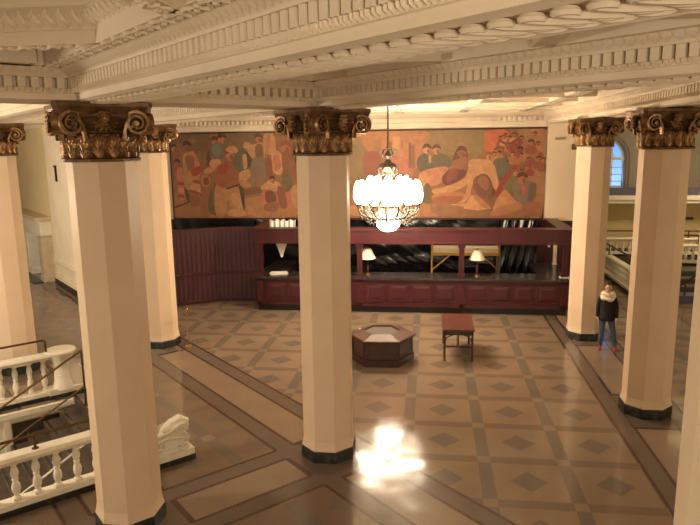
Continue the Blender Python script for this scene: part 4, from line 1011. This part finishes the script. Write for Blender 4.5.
# five fingers per hand, rooted in the palm
for s, pi_ in ((-1, 9), (1, 13)):
    px, py, pz = body_v[pi_]
    for j, (dy, ln) in enumerate(((-.026, .062), (-.009, .072), (.009, .068), (.025, .054))):
        i0 = len(body_v)
        body_v += [(px, py + dy, pz - .03), (px - s * .006, py + dy * 1.1 - .006, pz - .03 - ln * .55), (px - s * .018, py + dy * 1.1 - .016, pz - .03 - ln)]
        body_r += [.0095, .0085, .007]; body_e += [(pi_, i0), (i0, i0 + 1), (i0 + 1, i0 + 2)]
    i0 = len(body_v); body_v += [(px - s * .012, py - .035, pz + .005), (px - s * .02, py - .055, pz - .025), (px - s * .022, py - .06, pz - .05)]
    body_r += [.011, .010, .008]; body_e += [(pi_, i0), (i0, i0 + 1), (i0 + 1, i0 + 2)]
def head_mesh():
    bm = bmesh.new(); bmesh.ops.create_uvsphere(bm, u_segments=28, v_segments=20, radius=1)
    for v in bm.verts:
        x, y, z = v.co
        jaw = 1 - .22 * max(0, -z) - .08 * max(0, -z) ** 2
        X_, Y_, Z_ = x * .074 * jaw, y * .092 * (1 - .10 * max(0, -z)), z * .112
        if y < -.2:                                        # face side: nose, brow, eye hollows, chin
            nose = math.exp(-((x / .16) ** 2)) * math.exp(-(((z + .12) / .20) ** 2)); Y_ -= .022 * nose
            for ex in (-.38, .38): Y_ += .010 * math.exp(-(((x - ex) / .18) ** 2) - (((z - .05) / .12) ** 2))
            Y_ -= .006 * math.exp(-((x / .35) ** 2) - (((z + .78) / .16) ** 2)); Y_ -= .005 * math.exp(-((x / .3) ** 2) - (((z + .48) / .08) ** 2))
        v.co = (X_, Y_ - .018, Z_ + 1.535)
    for s in (-1, 1):                                      # ears
        e = bmesh.ops.create_uvsphere(bm, u_segments=8, v_segments=6, radius=1)
        for v in e['verts']: v.co = (s * .074 + v.co.x * .010, v.co.y * .018 - .008, 1.53 + v.co.z * .03)
    me = bpy.data.meshes.new('h'); bm.to_mesh(me); bm.free(); return me
from_meshes('body', ['skin'], [skin(body_v, body_e, body_r, 1), head_mesh()], pe)
for s in (-1, 1): MB().ball((s * .028, -.098, 1.541), .010, 8, 6).build('eye', 'eye', pe)
MB().tube([(-.022, -.106, 1.482), (0, -.111, 1.481), (.022, -.106, 1.482)], [.003, .007, .003], 6).build('mouth', 'lip', pe)
for s in (-1, 1): MB().tube([(s * .045, -.098, 1.566), (s * .028, -.105, 1.572), (s * .012, -.106, 1.566)], .004, 5).build('eyebrow', 'hair', pe)
# hair: cap with a bun and a parted front
bm = bmesh.new(); bmesh.ops.create_uvsphere(bm, u_segments=24, v_segments=16, radius=1)
for v in bm.verts:
    x, y, z = v.co
    if y < -.25 and z < .62: v.co = Vector((x * .070, -.02 + y * .02, 1.55 + z * .04))
    else: v.co = Vector((x * .082, y * .098 - .012, z * .112 + 1.548 if z > -.4 else 1.50 + z * .03))
for cx, cy, cz, r in ((0, .03, 1.665, .045),):
    e = bmesh.ops.create_uvsphere(bm, u_segments=12, v_segments=8, radius=r)
    for v in e['verts']: v.co += Vector((cx, cy, cz))
me = bpy.data.meshes.new('hair'); bm.to_mesh(me); bm.free(); me.materials.append(M['hair'])
for p_ in me.polygons: p_.use_smooth = True
o = bpy.data.objects.new('hair', me); COL.objects.link(o); o.parent = pe
sw_v = [(0, 0, 1.27), (-.13, 0, 1.315), (-.165, .003, 1.25), (-.20, .01, 1.06), (-.208, -.02, .90), (-.208, -.03, .80), (.13, 0, 1.315), (.165, .003, 1.25), (.21, .01, 1.06), (.218, -.02, .90), (.218, -.03, .80)]
sw_r = [(.10, .08), .075, .066, .054, .046, .044, .075, .066, .054, .046, .044]
tor = MB(); tor.loft([[(rx * cos(2 * pi * i / 28) * (1 + .02 * sin(5 * 2 * pi * i / 28 + z * 9)), ry * sin(2 * pi * i / 28), z) for i in range(28)] for z, rx, ry in ((.735, .165, .130), (.745, .180, .142), (.80, .186, .145), (.90, .176, .135), (1.03, .166, .124), (1.18, .176, .126), (1.28, .168, .112), (1.335, .135, .092), (1.375, .085, .07), (1.39, .06, .055))])
tm = bpy.data.meshes.new('t'); tor.b.to_mesh(tm); tor.b.free()
from_meshes('sweater', ['sweater'], [skin(sw_v, [(0, 1), (1, 2), (2, 3), (3, 4), (4, 5), (0, 6), (6, 7), (7, 8), (8, 9), (9, 10)], sw_r), tm], pe)
jn_v = [(0, 0, .88), (-.085, 0, .80), (-.10, -.01, .47), (-.115, .01, .075), (.085, 0, .80), (.16, -.01, .47), (.225, .02, .075)]
from_meshes('jeans', ['jeans'], [skin(jn_v, [(0, 1), (1, 2), (2, 3), (0, 4), (4, 5), (5, 6)], [(.12, .095), .094, .072, .056, .094, .072, .056])], pe)
for fx, fy, dx in ((-.115, 0, 0), (.228, .01, .01)):
    m = MB(); m.loft([[(fx + dx * (1 - k) + w * cos(a), fy + .05 - .20 * k + 0 * a, .012 + max(0, h * sin(a)) if sin(a) > 0 else .0) for a in [2 * pi * i / 14 for i in range(14)]] for k, w, h in ((0, .02, .05), (.1, .038, .10), (.4, .045, .09), (.7, .048, .06), (.92, .04, .045), (1.05, .018, .025))])
    m.build('shoe', 'shoe', pe, smooth=60)
m = MB()
for k, (r, z, tw) in enumerate(((.115, 1.375, .05), (.125, 1.335, .055), (.105, 1.41, .045))):
    N = 28; m.tube([(r * cos(2 * pi * i / N), r * .85 * sin(2 * pi * i / N) - .02 - .012 * k, z + .016 * sin(3 * 2 * pi * i / N + k) - (.05 if k == 1 else .02) * max(0, -sin(2 * pi * i / N))) for i in range(N)], [tw * (1 + .12 * sin(5 * 2 * pi * i / N + k)) for i in range(N)], 8, closed=True)
m.build('scarf', 'scarf', pe, smooth=70)

# ------------------------------------------------------------------ lights, world, camera
def lamp_light(name, loc, power, col=(1.0, .74, .46), r=.4):
    l = bpy.data.lights.new(name, 'POINT'); l.energy = power; l.color = col; l.shadow_soft_size = r
    o = bpy.data.objects.new(name, l); COL.objects.link(o); o.location = loc
WARM = (1.0, .84, .64)
lamp_light('chandelier_over_stairs', (-11.0, 6.0, 4.3), 1120, WARM)
lamp_light('chandelier_entrance', (1.5, -3.5, 4.4), 760, WARM)
lamp_light('chandelier_right_bay', (10.5, 5.5, 4.5), 420, WARM)
lamp_light('chandelier_lounge', (-15.5, 15.5, 3.4), 620, WARM)
lamp_light('stair_hall_lamp', (10.5, 23.5, 4.9), 380, (1.0, .82, .55))
W = bpy.data.worlds.new('World'); SC.world = W; W.use_nodes = True
W.node_tree.nodes['Background'].inputs[0].default_value = (1.0, .82, .64, 1); W.node_tree.nodes['Background'].inputs[1].default_value = .06

FPX, YAW, PITCH, ROLL = 637.6, -.1265, .1861, .0135
cy, sy, cp, sp_ = cos(YAW), sin(YAW), cos(PITCH), sin(PITCH)
f = Vector((sy * cp, cy * cp, -sp_)); r = Vector((cy, -sy, 0)); d = f.cross(r)
c_, s_ = cos(ROLL), sin(ROLL)
right, down = r * c_ + d * s_, r * -s_ + d * c_
cam = bpy.data.cameras.new('Camera'); co = bpy.data.objects.new('Camera', cam); COL.objects.link(co)
cam.sensor_fit = 'HORIZONTAL'; cam.sensor_width = 36; cam.lens = FPX / 700 * 36; cam.clip_end = 200
co.matrix_world = Matrix(((right.x, -down.x, -f.x, 0), (right.y, -down.y, -f.y, 0), (right.z, -down.z, -f.z, 5.043), (0, 0, 0, 1)))
SC.camera = co
SC.view_settings.view_transform = 'Standard'; SC.view_settings.look = 'None'
SC.view_settings.exposure = 0.0; SC.view_settings.gamma = 1.0; SC.view_settings.use_curve_mapping = False
